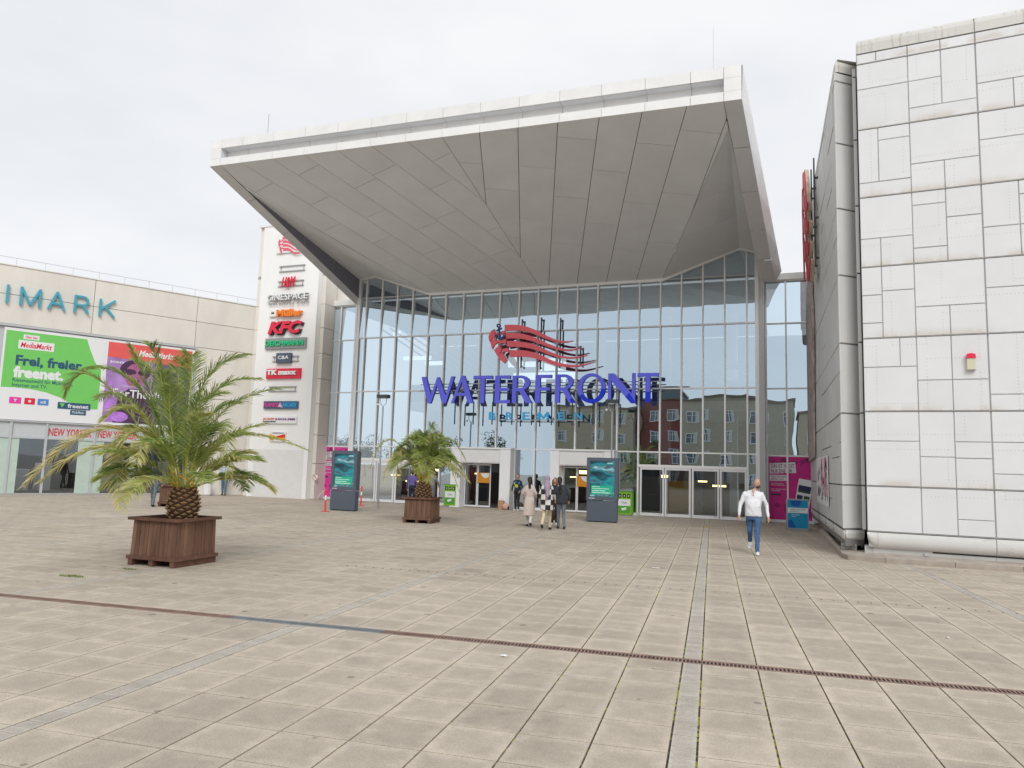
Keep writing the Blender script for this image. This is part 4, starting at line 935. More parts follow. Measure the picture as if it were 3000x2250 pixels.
gb = lambda u0, u1, v0, v1: (gp(u0, 0)[0], gp(u1, 0)[0], gp(0, v0)[1], gp(0, v1)[1])
def gbox(u0, u1, v0, v1, m, name, t1=.008): q = gb(u0, u1, v0, v1); return bx(name, PR, q[0], q[1], .0045, t1, q[2], q[3], m, po)
mred = mat('poster_red', (.70, .02, .05), .6); navy = mat('poster_ink', (.03, .10, .17), .6); pinkp = mat('poster_pink', (.78, .05, .38), .6); bluep = mat('poster_blue', (.09, .24, .60), .6)
gbox(.14, .48, .78, .875, pw, 'logo_box'); text('MediaMarkt', PR, gb(.16, .46, .795, .855), .008, .003, mred, po, shear=.25, bold=.02)
gbox(.18, .33, .89, .94, pw, 'logo_box'); text('Hier bei', PR, gb(.20, .31, .90, .93), .008, .003, mred, po, bold=.02)
text('Frei, freier,', PR, gb(.13, .80, .575, .71), .004, .004, navy, po, bold=.04); text('freenet.', PR, gb(.12, .60, .46, .585), .004, .004, pw, po, bold=.05)
text('Riesenauswahl für Mobilfunk,\nInternet und TV.', PR, gb(.12, .70, .36, .455), .004, .003, navy, po, bold=.012)
gbox(.11, .22, .175, .245, pinkp, 'provider_tile'); text('T', PR, gb(.15, .18, .195, .225), .008, .003, pw, po, bold=.05); gbox(.25, .35, .175, .245, mred, 'provider_tile'); text('o', PR, gb(.285, .315, .195, .225), .008, .003, pw, po, bold=.05); gbox(.375, .48, .175, .245, bluep, 'provider_tile'); text('o2', PR, gb(.40, .455, .195, .225), .008, .003, pw, po, bold=.03)
gbox(.57, .90, .15, .225, navy, 'freenet_box'); text('freenet', PR, gb(.67, .88, .165, .212), .008, .003, pw, po, bold=.02); gbox(.70, .86, .09, .145, navy, 'freenet_box'); text('Mobilfunk', PR, gb(.72, .84, .105, .135), .008, .003, pw, po)
b = MB(); b.prism(PR, [gp(.59, .212), gp(.64, .212), gp(.615, .165)], .008, .01); b.build('freenet_mark', green, po)

us0, us1 = PR.at(311, 1000, 0)[0], opR-.02
pu = thing('purple_poster', 'purple headphone poster with a red top band and a figure in dark glasses', 'poster', PR.p((us0+us1)/2, 0, 5))
purple = mat('poster_purple', (.42, .24, .56), .6, noise=.35, nscale=1.2); violet = mat('poster_violet', (.50, .22, .72), .6, noise=.3, nscale=3); pred = mat('poster_coral', (.80, .12, .11), .6, noise=.06, nscale=3); skinp = mat('poster_skin', (.42, .13, .28), .6, noise=.2, nscale=4); hairp = mat('poster_hair', (.07, .03, .08), .6); greyb = mat('poster_city', (.14, .13, .17), .6, noise=.4, nscale=4, stretch=(4, 4, .5))
bx('poster_sheet', PR, us0, us1, -.08, .0, pz0, pz1, pw, pu)
def up(u, v): return (us0+u*(us1-us0), pz0+v*HQ)
def upoly(pts, m, name, t0=.001, t1=.004): b = MB(); b.prism(PR, [up(*p) for p in pts], t0, t1); return b.build(name, m, pu)
ub = lambda u0, u1, v0, v1: (up(u0, 0)[0], up(u1, 0)[0], up(0, v0)[1], up(0, v1)[1])
upoly([(.03, .03), (.97, .03), (.97, .80), (.03, .80)], purple, 'print'); upoly([(.50, .03), (.97, .03), (.97, .80), (.55, .80)], greyb, 'city_picture', .004, .007)
upoly([(.03, .80), (.97, .76), (.97, .975), (.03, .975)], pred, 'red_band', .007, .010)
text('MediaMarkt', PR, ub(.36, .76, .84, .915), .010, .003, pw, pu, shear=.3, bold=.03); text('SONY', PR, ub(.06, .22, .73, .755), .004, .003, pw, pu, bold=.03)
ov = lambda cx, cy, rx, ry, n=18: [(cx+rx*math.cos(2*PI*k/n), cy+ry*math.sin(2*PI*k/n)) for k in range(n)]
upoly(ov(.34, .66, .17, .13), hairp, 'hair_picture', .008, .011); upoly([(.14, .03), (.18, .34), (.28, .44), (.42, .44), (.52, .34), (.58, .03)], hairp, 'coat_picture', .008, .0105); upoly(ov(.34, .60, .11, .145), skinp, 'face_picture', .012, .014); upoly(ov(.28, .64, .07, .035), hairp, 'glasses_picture', .015, .016); upoly(ov(.42, .64, .055, .032), hairp, 'glasses_picture', .015, .016); upoly(ov(.35, .535, .04, .015), hairp, 'mouth_picture', .015, .016)
upoly(ov(.10, .18, .07, .12), violet, 'flower_picture', .012, .014); upoly(ov(.2, .10, .10, .06), violet, 'flower_picture', .015, .017); upoly(ov(.08, .42, .05, .1), violet, 'flower_picture', .012, .014)
text('ForTheMusic', PR, ub(.12, .80, .33, .43), .018, .004, pw, pu, bold=.015); text('Gemacht für', PR, ub(.20, .42, .46, .48), .018, .003, pw, pu)
# NEW YORKER
ny = mat('film_red', (.62, .05, .06), .5)
nz0, nz1 = PR.at(180, 1275)[1]+.07, PR.at(180, 1252)[1]
for xa, xb in ((143, 269), (288, 400)):
    a = PR.at(xa, 1268)[0]; b_ = PR.at(xb, 1268)[0]; o = text('NEW YORKER', PR, (a, b_, LZ+.12, LZ+.12+.36), -.04, .01, ny, None, name='window_lettering', bold=.02)
    tag(o, 'red NEW YORKER window lettering, '+('left one of the two nearer the picture edge' if xa == 143 else 'right one of the two nearer the corner'), 'lettering')

# ------------------------------------------------------------------ white clad block on the right
blk = thing('clad_block', 'white and grey metal panelled building block with rounded foot at the right', 'building', RB.p(2, 0, 0))
e_, c_, d_, a_, b2_ = 2.585, 1.15, 1.86, .45, .80
JZ = [rbz(z) for z in (13.70, 13.40, 11.48, 9.53, 7.575, 5.62, 3.663, 1.710, .539)]
g1 = e_+.73
ROWS = {
 0: [(0, a_, 0, 1), (a_, c_, 0, 1), (c_, d_, 0, 1), (d_, e_, 0, 1), (e_, 2*e_, 0, 1)],
 1: [(0, c_, 0, .39), (0, c_, .39, 1), (c_, d_, 0, .39), (c_, d_, .39, .79), (d_, e_, 0, .79), (c_, e_, .79, 1), (e_, 2*e_, 0, .59), (e_, g1, .59, 1), (g1, 2*e_, .59, 1)],
 2: [(0, a_, 0, .79), (a_, c_, 0, .19), (a_, c_, .19, .79), (0, c_, .79, 1), (c_, e_, 0, .6), (c_, d_, .6, 1), (d_, e_, .6, 1), (e_, 2*e_, 0, .39), (e_, 2*e_, .39, 1)],
 3: [(0, c_, 0, .6), (0, a_, .6, 1), (a_, c_, .6, 1), (c_, d_, 0, .19), (c_, d_, .19, .79), (c_, d_, .79, 1), (d_, e_, 0, .4), (d_, e_, .4, 1), (e_, g1, 0, .59), (g1, 2*e_, 0, .19), (g1, 2*e_, .19, .59), (e_, g1, .59, 1), (g1, 2*e_, .59, 1)],
 4: [(0, a_, 0, .4), (a_, c_, 0, .35), (0, a_, .4, .79), (0, a_, .79, 1), (a_, c_, .35, 1), (c_, e_, 0, .6), (c_, d_, .6, 1), (d_, e_, .6, 1), (e_, 2*e_, 0, .4), (e_, 2*e_, .4, 1)],
 5: [(0, b2_, 0, .4), (b2_, c_, 0, .4), (0, c_, .4, 1), (c_, d_, 0, .59), (d_, e_, 0, .59), (c_, d_, .59, 1), (d_, e_, .59, 1), (e_, 2*e_, 0, .79), (e_, 2*e_, .79, 1)],
 6: [(0, c_, 0, .4), (0, c_, .4, 1), (c_, d_, 0, .6), (c_, d_, .6, 1), (d_, e_, 0, .4), (d_, e_, .4, .61), (d_, e_, .61, 1), (e_, 2*e_, 0, .4), (e_, 2*e_, .4, .8), (e_, 2*e_, .8, 1)],
 7: [(0, c_, 0, 1), (c_, d_, 0, 1), (d_, e_, 0, .65), (d_, e_, .65, 1), (e_, 2*e_, 0, 1)]}
rnd = random.Random(5)
def clad_panel(fr, s0, s1, z0, z1, m, t, g=.0030, name='cladding_panel', curve=0.0):
    b = MB(); s0 += g; s1 -= g; z0 += g; z1 -= g; k = .012
    # slightly cushioned sheet: raised field with chamfered rim, each with its own tilt
    tl = rnd.uniform(-.003, .003); th = rnd.uniform(-.002, .004)
    O4 = [fr.p(s0, t-.03, z0), fr.p(s1, t-.03, z0), fr.p(s1, t-.03, z1), fr.p(s0, t-.03, z1)]
    I4 = [fr.p(s0+k, t+th, z0+k), fr.p(s1-k, t+th+tl, z0+k), fr.p(s1-k, t+th+tl, z1-k), fr.p(s0+k, t+th, z1-k)]
    b.v = O4+I4; b.f = [[4, 5, 6, 7], [0, 1, 5, 4], [1, 2, 6, 5], [2, 3, 7, 6], [3, 0, 4, 7]]; b.m = [0]*5
    return b.build(name, m, blk)
for r in range(8):
    z1, z0 = JZ[r], JZ[r+1]
    for rep in range(2):
        for (s0, s1, f0, f1) in ROWS[r]:
            sa, sb = s0+rep*2*e_, s1+rep*2*e_
            zb, za = z1-(z1-z0)*f1, z1-(z1-z0)*f0
            if f0 == 0: za -= .009
            if f1 == 1: zb += .004
            if s0 in (0, e_): sa += .006
            if s1 in (e_, 2*e_): sb -= .006
            clad_panel(RB, sa, sb, zb, za, clad, .0)
    bx('course_ledge', RB, 0, 4*e_, -.02, .012, z0-.005, z0+.003, mat('ledge_grey', (.52, .51, .50), .7), blk)
bx('block_core', RB, .03, 4*e_, -8, -.032, .3, JZ[0]+.3, mat('joint_back', (.42, .41, .40), .8), blk)
def sweep(name, fr, s0, s1, prof, m, par, n=1):
    b = MB()
    b.sheet([[fr.p(s0+(s1-s0)*i/n, t, z) for t, z in prof] for i in range(n+1)]); b.sheet([[fr.p(s0, t, z), fr.p(s0, -.4, z)] for t, z in prof]); return b.build(name, m, par, smooth=False)
cap = [(0.004, JZ[0]+.012), (.004, JZ[0]+.24), (-.02, JZ[0]+.33), (-.07, JZ[0]+.40), (-.16, JZ[0]+.45), (-.5, JZ[0]+.46), (-3, JZ[0]+.46)]
for s0, s1 in ((0.0, e_), (e_, 2*e_), (2*e_, 4*e_)): sweep('coping', RB, s0+.008, s1-.008, cap, cap_m, blk)
z8 = JZ[8]
nose = [(.012, z8-.025), (.03, z8-.10), (.035, z8-.20), (.01, z8-.30), (-.05, z8-.37), (-.14, z8-.415), (-.26, z8-.43), (-.5, z8-.43)]
for s0, s1 in ((0.22, e_), (e_, 2*e_), (2*e_, 4*e_)): o = sweep('bullnose', RB, s0+.006, s1-.006, nose, nose_m, blk); o.data.polygons.foreach_set('use_smooth', [True]*len(o.data.polygons))
b = MB()                                                        # rounded left end of the bullnose
rows = []
for i in range(7):
    a = PI/2*i/6; s = .22-.22*math.sin(a); k = math.cos(a)
    rows.append([RB.p(s+.0, -.02+(t+.02)*1.0 - (1-k)*.0, z8-.025+(z-(z8-.025))*(.18+.82*k)) for t, z in nose])
b.sheet(rows); b.build('bullnose_end', nose_m, blk, smooth=True)
bx('plinth', RB, .12, e_-.003, -.5, -.10, .1, z8-.1, mat('plinth_grey', (.50, .50, .48), .7, noise=.12, nscale=1.5), blk); bx('plinth', RB, e_+.003, 4*e_, -.5, -.10, .1, z8-.1, MATS['plinth_grey'], blk)
bx('vent_slot', RB, 1.35, 4*e_, -.1, -.094, z8-.43, z8-.40, black, blk)
bx('socket_box', RB, 1.18, 1.26, -.10, -.05, z8-.5, z8-.44, MATS['plinth_grey'], blk)
# rows of small perforations
PL = [((0), [(285, 830, 285, 1030), (285, 1030, 750, 955), (870, 700, 870, 930), (170, 1210, 450, 1165), (485, 1165, 495, 1560), (1090, 1050, 1100, 1450), (1090, 1045, 1500, 990), (1490, 610, 1495, 990), (1650, 950, 2212, 860), (1650, 1130, 2190, 1040), (2185, 1050, 2200, 1300), (1975, 1420, 1985, 1610), (1985, 1620, 2212, 1590)]),
      (380, [(300, 40, 318, 800), (700, 20, 712, 520), (712, 525, 1340, 440), (820, 345, 1640, 230), (1340, 450, 1345, 690), (1680, 215, 2180, 150), (1140, 770, 1155, 1185), (210, 1290, 1150, 1190), (1360, 990, 1660, 960), (1360, 1000, 1370, 1160), (1370, 1165, 1690, 1130), (2025, 700, 2035, 1095), (2035, 1100, 2200, 1085), (1165, 1365, 1175, 1600), (1165, 1360, 2200, 1270), (210, 1460, 540, 1420), (540, 1430, 545, 1640)]),
      (740, [(1175, 150, 1190, 560), (1190, 565, 2200, 500), (550, 190, 555, 430), (230, 460, 555, 435), (235, 630, 560, 615), (560, 620, 575, 1150), (575, 1155, 1000, 1140), (990, 1060, 1000, 1135), (1200, 745, 1730, 720), (1200, 750, 1210, 1010), (2070, 90, 2080, 350), (2110, 320, 2200, 315), (240, 1170, 375, 1165), (375, 1170, 380, 1640), (1650, 1040, 1660, 1300), (1000, 1320, 1460, 1310), (1000, 1325, 1010, 1640), (2120, 1020, 2140, 1640), (1670, 1490, 1770, 1485), (1670, 1495, 1672, 1640)]),
      (1100, [(380, 20, 385, 350), (385, 350, 1010, 345), (1010, 20, 1015, 345), (1680, 20, 1685, 420), (2145, 20, 2160, 415), (395, 480, 400, 730), (400, 735, 1490, 735), (1470, 510, 1475, 730), (1840, 740, 2200, 740), (275, 915, 1270, 925), (1265, 930, 1270, 1300), (1275, 1305, 1690, 1315), (1735, 1320, 1740, 1530), (1060, 1510, 1740, 1530), (1845, 935, 2200, 935), (1980, 1460, 1985, 1545), (1985, 1548, 2200, 1548)])]
b = MB()
for oy, segs in PL:
    for (xa, ya, xb, yb) in segs:
        p = RB.at(2480+xa/4.254, oy+ya/4.254); q = RB.at(2480+xb/4.254, oy+yb/4.254); L_ = math.hypot(q[0]-p[0], q[1]-p[1]); n = max(2, int(L_/.075))
        for i in range(n+1):
            s = p[0]+(q[0]-p[0])*i/n; z = p[1]+(q[1]-p[1])*i/n; r = .007
            b.face([RB.p(s+r*math.cos(k*PI/3), .0075, z+r*math.sin(k*PI/3)) for k in range(6)])
b.build('perforations', mat('hole_grey', (.34, .34, .34), .9), blk, kind='stuff')
# grey return with the receding side wall
CG = Vector((3.10, 19.68, 0)); CW = Vector((3.62, 20.02, 0)); CB = Vector((3.95, 33.2, 0))
GZ = [12.45, 12.20, 10.50, 8.75, 7.0, 5.25, 3.49, 1.72, .655]
def wall_frame(a, b_):
    d = (b_-a).normalized(); fr = Frame(a, 0); fr.u = d; fr.n = Vector((d.y, -d.x, 0)); return fr, (b_-a).length
G1, L1 = wall_frame(CG, CW); G2, L2 = wall_frame(CB, CG)                     # G2 runs towards the camera
for z1, z0 in zip(GZ, GZ[1:]):
    clad_panel(G1, .0, L1, z0+.008, z1-.012, grey_clad, 0, name='grey_panel')
    clad_panel(RB, -.10, -.008, z0+.008, z1-.012, grey_clad, -.28, name='return_panel')
    s = 0; cuts = [0]
    while s < L2-1.2: s += rnd.choice((1.25, 1.9, 2.4)); cuts.append(min(s, L2))
    if cuts[-1] < L2: cuts.append(L2)
    for a, b_ in zip(cuts, cuts[1:]):
        k = rnd.choice((0, .4, .6)); zm = z1-(z1-z0)*k
        if k and z1-z0 > 1: clad_panel(G2, a, b_, zm+.004, z1-.012, grey_clad, rnd.uniform(-.008, .01), name='grey_panel'); clad_panel(G2, a, b_, z0+.008, zm-.004, grey_clad, rnd.uniform(-.008, .01), name='grey_panel')
        else: clad_panel(G2, a, b_, z0+.008, z1-.012, grey_clad, rnd.uniform(-.006, .008), name='grey_panel')
b = MB(); b.v = [CG+Vector((.04, .03, .25)), CW+Vector((.0, .05, .25)), CB+Vector((.05, 0, .25)), CB+Vector((3, 0, .25))]; top_ = [v+Vector((0, 0, 12.2)) for v in b.v]
ids = [0, 1, 3, 2]; base = [b.v[i] for i in ids]; up_ = [top_[i] for i in ids]; b.v = base+up_; b.f = [[0, 1, 2, 3], [4, 5, 6, 7]]+[[i, (i+1) % 4, (i+1) % 4+4, i+4] for i in range(4)]; b.m = [0]*6; b.build('side_core', joint_dark, blk)
gcap = [(0.004, GZ[0]+.012), (.004, GZ[0]+.2), (-.03, GZ[0]+.32), (-.10, GZ[0]+.40), (-.25, GZ[0]+.44), (-.9, GZ[0]+.44)]
gn = [(.012, .63), (.02, .55), (.0, .44), (-.07, .33), (-.18, .26), (-.32, .22), (-.45, .22)]
def path_sweep(name, path, prof, m, par):
    rows = []
    for i, p in enumerate(path):
        d0 = (path[i]-path[i-1]).normalized() if i else (path[1]-path[0]).normalized(); d1 = (path[min(i+1, len(path)-1)]-path[i]).normalized() if i < len(path)-1 else d0
        n0, n1 = Vector((d0.y, -d0.x, 0)), Vector((d1.y, -d1.x, 0)); mt = (n0+n1).normalized(); k = 1/max(mt.dot(n0), .5)
        rows.append([p+mt*t*k+Vector((0, 0, z)) for t, z in prof])
    b = MB(); b.sheet(rows); return b.build(name, m, par, smooth=False)
GR = CG+(CB-CG).normalized()*.10; GS = CG+(CW-CG).normalized()*.10; GM = CG+((CB-CG).normalized()+(CW-CG).normalized())*.035
path_sweep('bullnose', [CB, GR, GM, GS, CW], gn, nose_m, blk)
path_sweep('coping', [CB, GR, GM, GS, CW+(CW-CG)*.3], [q_ for q_ in gcap if q_[0] > -.09]+[(-.09, GZ[0]+.385)], cap_m, blk)
b = MB(); b.face([p_+Vector((0, 0, GZ[0]+.38)) for p_ in (CG+Vector((.09, .08, 0)), CW+Vector((.3, .1, 0)), CB+Vector((3, 0, 0)), CB+Vector((.09, 0, 0)))]); b.build('flat_roof', cap_m, blk)
for q_ in (2.6, 5.2, 7.8, 10.4): bx('nose_joint', G2, L2-q_-.006, L2-q_+.006, .0, .024, .45, .63, joint_dark, blk)
path_sweep('side_plinth', [CB, GR, GM, GS, CW], [(-.30, .30), (-.30, 0)], MATS['plinth_grey'], blk)
bx('foot_corner', RB, -.06, .12, -.5, -.12, 0, .30, MATS['plinth_grey'], blk)
# kerb apron
kb = MB(); K = [ground(2400, 1562), ground(2467, 1634), ground(2484, 1640), ground(2595, 1650), ground(2800, 1664), ground(3000, 1677)]
dirk = (K[5]-K[4]).normalized(); K.append(K[5]+dirk*8); inner = [CB+Vector((-.2, -5, 0)), CG+Vector((.05, 1.2, 0)), CG+Vector((.5, .5, 0)), RB.p(.3, -.15, 0), RB.p(1.6, -.15, 0), RB.p(3.4, -.15, 0), RB.p(11, -.15, 0)]
for i in range(len(K)-1):
    z = Vector((0, 0, .11)); p, q, r, s_ = K[i], K[i+1], inner[i+1], inner[i]
    kb = MB(); g = (q-p)*.004; kb.face([p+z+g, q+z-g, r+z*1.4, s_+z*1.4]); kb.face([p+g, q-g, q+z-g, p+z+g]); kb.build('kerb_stone', mat('kerb_concrete', (.38, .33, .28), .9, noise=.25, nscale=2.5, bump=.3, bscale=60, var=.06), blk)
# alarm box
al = thing('alarm_box', 'small cream alarm box with a red beacon on the white panelled wall', 'alarm', RB.p(2.25, 0, 4.7))
k4 = lambda x, y: RB.at(2480+x/4.254, 740+y/4.254, .08)
s0, z1 = k4(1492, 1262); s1, z0 = k4(1615, 1452); zm = k4(1550, 1316)[1]
bx('housing', RB, s0+.008, s1-.008, .0, .10, z0, zm, mat('cream_plastic', (.62, .60, .45), .5), al)
b = MB(); b.prism(RB, [(s0-.005, zm), (s1+.005, zm), (s1-.005, z1-.01), ((s0+s1)/2, z1+.012), (s0+.005, z1-.01)], .0, .115); b.build('beacon', mat('beacon_red', (.75, .01, .07), .25, coat=.5), al)
bx('housing_lip', RB, s0+.0, s1-.0, .0, .108, z0-.012, z0, MATS['plinth_grey'], al)
# emblem mounted on the side wall, seen nearly edge on
em = thing('side_emblem', 'red and cream flag emblem seen nearly edge on beside the grey wall', 'sign', (2.9, 26, 10))
G3 = Frame((0, 0, 0), 0); G3.u = -G2.u; G3.n = Vector((-abs(G2.n.x), 0, 0)).normalized() if False else -G2.n*-1
A_, B_ = Vector((3.42, 24.2, 0)), Vector((3.60, 29.0, 0))
G3.u = (A_-B_).normalized(); G3.n = Vector((G3.u.y, -G3.u.x, 0)); G3.o = B_+G3.n*.30
fn3 = lambda x, y: (.9+(x-196)/1200*2.7, 12.95-(y-190)/440*4.1)
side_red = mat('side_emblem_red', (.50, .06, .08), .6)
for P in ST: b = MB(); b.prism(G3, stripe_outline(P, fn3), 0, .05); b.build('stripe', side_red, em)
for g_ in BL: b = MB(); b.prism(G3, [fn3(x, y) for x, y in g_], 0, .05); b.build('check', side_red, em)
for P in ST: b = MB(); b.prism(G3, stripe_outline([(x, y, w_*1.25+4) for x, y, w_ in P], fn3), -.13, -.004); b.build('stripe_backing', mat('rust_cream', (.50, .40, .31), .7, noise=.3, nscale=3), em)
b = MB()
for s in (1.2, 2.2, 3.2):
    b.box(G3, s-.03, s+.03, -.20, -.15, 8.9, 12.7)
    for z in (9.2, 10.6, 12.0): b.box(G3, s-.03, s+.03, -.34, -.2, z-.03, z+.03)
b.build('mounting_frame', dark_steel, em)
# printed banners on the side wall
bn = thing('wall_banner', 'long curved pinkish patterned banner hanging on the grey side wall beyond its panels', 'banner', (3.8, 31, 5))
b = MB(); pts = [(L2-9.2, 2.6), (L2-9.0, 4.5), (L2-8.6, 7.5), (L2-9.6, 10.2), (L2-11.6, 10.6), (L2-12.8, 8.3), (L2-12.9, 4.2), (L2-12.3, 2.5)]; b.prism(G2, [(L2-(L2-s), z) for s, z in pts], .03, .09)
m_ = mat('banner_print', (.52, .42, .40), .6, noise=.5, nscale=3.5, stretch=(1, 1, .6)); b.build('banner_sheet', m_, bn)
rr_ = random.Random(9); b = MB()
for i in range(60):
    s = rr_.uniform(L2-12.4, L2-9.4); z = rr_.uniform(3.2, 9.8); w_ = rr_.uniform(.05, .16); h_ = rr_.uniform(.08, .3); b.prism(G2, [(s, z), (s+w_, z+h_*.3), (s+w_*.6, z+h_)], .0905+i*.0002, .0906+i*.0002)
b.build('print_marks', mat('banner_ink', (.16, .07, .14), .6), bn, kind='stuff')
wp = thing('wall_poster', 'pink, black and white poster low on the grey side wall next to the blue stand', 'poster', (3.3, 25, 1.7))
bx('poster_sheet', G2, L2-8.8, L2-3.9, .02, .03, 1.02, 2.55, pw, wp); bx('poster_band', G2, L2-5.4, L2-4.5, .031, .033, 1.3, 2.5, mat('soft_pink', (.70, .25, .38), .6), wp); bx('poster_band', G2, L2-6.6, L2-6.0, .031, .033, 1.6, 2.5, MATS['soft_pink'], wp)
b = MB()
for i in range(44):
    s = rr_.uniform(L2-8.7, L2-4.1); z = rr_.uniform(1.1, 2.2); w_ = rr_.uniform(.08, .3); h_ = rr_.uniform(.05, .25); b.prism(G2, [(s, z), (s+w_, z), (s+w_*.7, z+h_), (s+w_*.2, z+h_*1.3)], .0345+i*.0002, .0346+i*.0002)
b.build('print_marks', pnavy, wp, kind='stuff')

# ------------------------------------------------------------------ info kiosks
kios = mat('kiosk_slate', (.085, .105, .135), .45, spec=.5)
def screen_mat():
    m = bpy.data.materials.new('screen_picture'); m.use_nodes = True; t = m.node_tree; L = t.links.new; b = t.nodes['Principled BSDF']
    b.inputs['Base Color'].default_value = (.01, .01, .01, 1); b.inputs['Roughness'].default_value = .15
    tc = t.nodes.new('ShaderNodeTexCoord'); mp = t.nodes.new('ShaderNodeMapping'); mp.inputs['Rotation'].default_value = (0, .6, .2); mp.inputs['Scale'].default_value = (1.2, 1, 3.2); L(tc.outputs['Object'], mp.inputs[0])
    n = t.nodes.new('ShaderNodeTexNoise'); n.inputs['Scale'].default_value = .95; n.inputs['Detail'].default_value = 4; L(mp.outputs[0], n.inputs['Vector'])
    cr = t.nodes.new('ShaderNodeValToRGB'); e = cr.color_ramp.elements; e[0].position = .36; e[0].color = (.005, .03, .045, 1); e[1].position = .68; e[1].color = (.35, .85, .90, 1)
    for p, c in ((.46, (.02, .12, .16, 1)), (.53, (.02, .36, .42, 1)), (.58, (.07, .09, .12, 1))): q = e.new(p); q.color = c
    L(n.outputs['Fac'], cr.inputs[0]); L(cr.outputs[0], b.inputs['Emission Color']); b.inputs['Emission Strength'].default_value = .55; return m
scr = screen_mat(); sg = mat('screen_green', (.01, .05, .03), .3, emis=(.02, .42, .25), estr=.55); sw_ = mat('screen_white', (.1, .1, .1), .3, emis=(.8, .9, .9), estr=.7)
def kiosk(pl, pr, label):
    a = ground(*pl); b_ = ground(*pr); d = (b_-a); wd = 1.16; c = (a+b_)/2; ang = -math.atan2(d.y, d.x)*.5
    fr = Frame(c, ang); o = thing('info_kiosk', label, 'kiosk', c, group='slate info kiosks with screens')
    H = 2.36; w2 = wd/2
    bx('base', fr, -w2+.02, w2-.02, -.28, .0, .04, .78, kios, o); bx('foot', fr, -w2+.05, w2-.05, -.26, -.02, 0, .04, black, o)
    d_ = MB(); d_.box(fr, -w2, w2, -.28, .01, .80, .94); d_.box(fr, -w2, -w2+.13, -.28, .01, .94, H-.12); d_.box(fr, w2-.13, w2, -.28, .01, .94, H-.12); d_.box(fr, -w2, w2, -.28, .01, H-.12, H); d_.box(fr, -w2+.13, w2-.13, -.28, -.05, .94, H-.12); d_.build('housing', kios, o)
    sc = bx('screen', fr, -w2+.13, w2-.13, -.05, -.02, .94, H-.12, scr, o)
    # readable screen artwork
    bx('screen_panel', fr, -w2+.17, w2-.20, -.019, -.016, 1.02, 1.34, sg, sc)
    for i, (tx, x1) in enumerate((('Jetzt neu!', -.1), ('Die Shopping-Vorteilskarte', .26), ('im Bremer Center', .12), ('Waterfront entdecken', .30))): text(tx, fr, (-w2+.21, x1, 1.27-i*.07, 1.31-i*.07), -.016, .002, sw_, sc, bold=.02)
    text('WATER', fr, (.18, .38, H-.22, H-.18), -.019, .002, sw_, sc, bold=.02)
    text('stroeer', fr, (-w2+.1, -w2+.32, .85, .89), .01, .003, pw, o, bold=.02); b = MB(); b.tube([fr.p(0, .0, .70), fr.p(0, .012, .70)], .014, 8); b.build('lock', steel, o)
    return o
kiosk((961, 1494), (1042, 1499), 'slate kiosk with a teal screen standing before the magenta poster and white tower')
kiosk((1717, 1528), (1807.5, 1533), 'slate kiosk with a teal screen standing between the second portal and the green bin')

# ------------------------------------------------------------------ planters and palms
def planter(c, rz, label, first=None, hx=.5):
    o = thing('wooden_planter', label, 'planter', c, rz, group='square wooden planters with palms')
    fr = Frame((0, 0, 0), 0); nb = 11
    class L0: location = (0, 0, 0); parent = None
    def put(b, n, m):
        me = bpy.data.meshes.new(n); me.from_pydata([tuple(v) for v in b.v], [], b.f); me.materials.append(m); return add(n, me, o)
    H = .78; hb, ht = hx*.985, hx*.955
    for side in range(4):
        a = side*PI/2; ca, sa = math.cos(a), math.sin(a)
        def R(x, y, z): return (x*ca-y*sa, x*sa+y*ca, z)
        for i in range(nb):
            x0, x1 = -1+2*i/nb, -1+2*(i+1)/nb; g = .0035; off = rnd.uniform(-.004, .004)
            b = MB(); yb, yt = -hb+off, -ht+off
            b.hexa([R(x0*hb+g, yb, .14), R(x1*hb-g, yb, .14), R(x1*hb-g, yb+.022, .14), R(x0*hb+g, yb+.022, .14), R(x0*ht+g, yt, H), R(x1*ht-g, yt, H), R(x1*ht-g, yt+.022, H), R(x0*ht+g, yt+.022, H)])
            put(b, 'board', wood)
        b = MB(); b.hexa([R(-hx-.05, -hx-.05, H), R(hx+.05, -hx-.05, H), R(hx-.03, -hx+.03, H), R(-hx+.03, -hx+.03, H), R(-hx-.05, -hx-.05, H+.05), R(hx+.05, -hx-.05, H+.05), R(hx-.03, -hx+.03, H+.05), R(-hx+.03, -hx+.03, H+.05)]); put(b, 'rim', wood_dark)
        b = MB(); e = .035; b.hexa([R(-hx-e, -hx-e, .11), R(hx+e, -hx-e, .11), R(hx-.0, -hx+.0, .11), R(-hx+.0, -hx+.0, .11), R(-hx-e, -hx-e, .17), R(hx+e, -hx-e, .17), R(hx, -hx, .17), R(-hx, -hx, .17)]); put(b, 'foot_rail', wood_dark)
    for x in (-hx, -.045, hx-.09):
        b = MB(); b.hexa([(x, -hx-.02, .0), (x+.09, -hx-.02, 0), (x+.09, hx+.02, 0), (x, hx+.02, 0), (x, -hx-.02, .11), (x+.09, -hx-.02, .11), (x+.09, hx+.02, .11), (x, hx+.02, .11)]); put(b, 'skid', wood_dark)
    b = MB(); b.sheet([[(x, y, .72+rnd.uniform(-.015, .02)) for x in np.linspace(-ht+.03, ht-.03, 7)] for y in np.linspace(-ht+.03, ht-.03, 7)]); put(b, 'soil', soil)
    b = MB(); b.hexa([(x, y, z) for z in (.14, .70) for x, y in ((-ht+.04, -ht+.04), (ht-.04, -ht+.04), (ht-.04, ht-.04), (-ht+.04, ht-.04))]); put(b, 'liner', black)
    return o
pc1 = Vector((-9.36, 11.44, 0)); pc2 = Vector((-9.30, 23.12, 0)); pc3 = Vector((-20.1, 24.6, 0))
planter(pc1, math.radians(-3), 'nearest wooden planter, holding the big palm at the left')
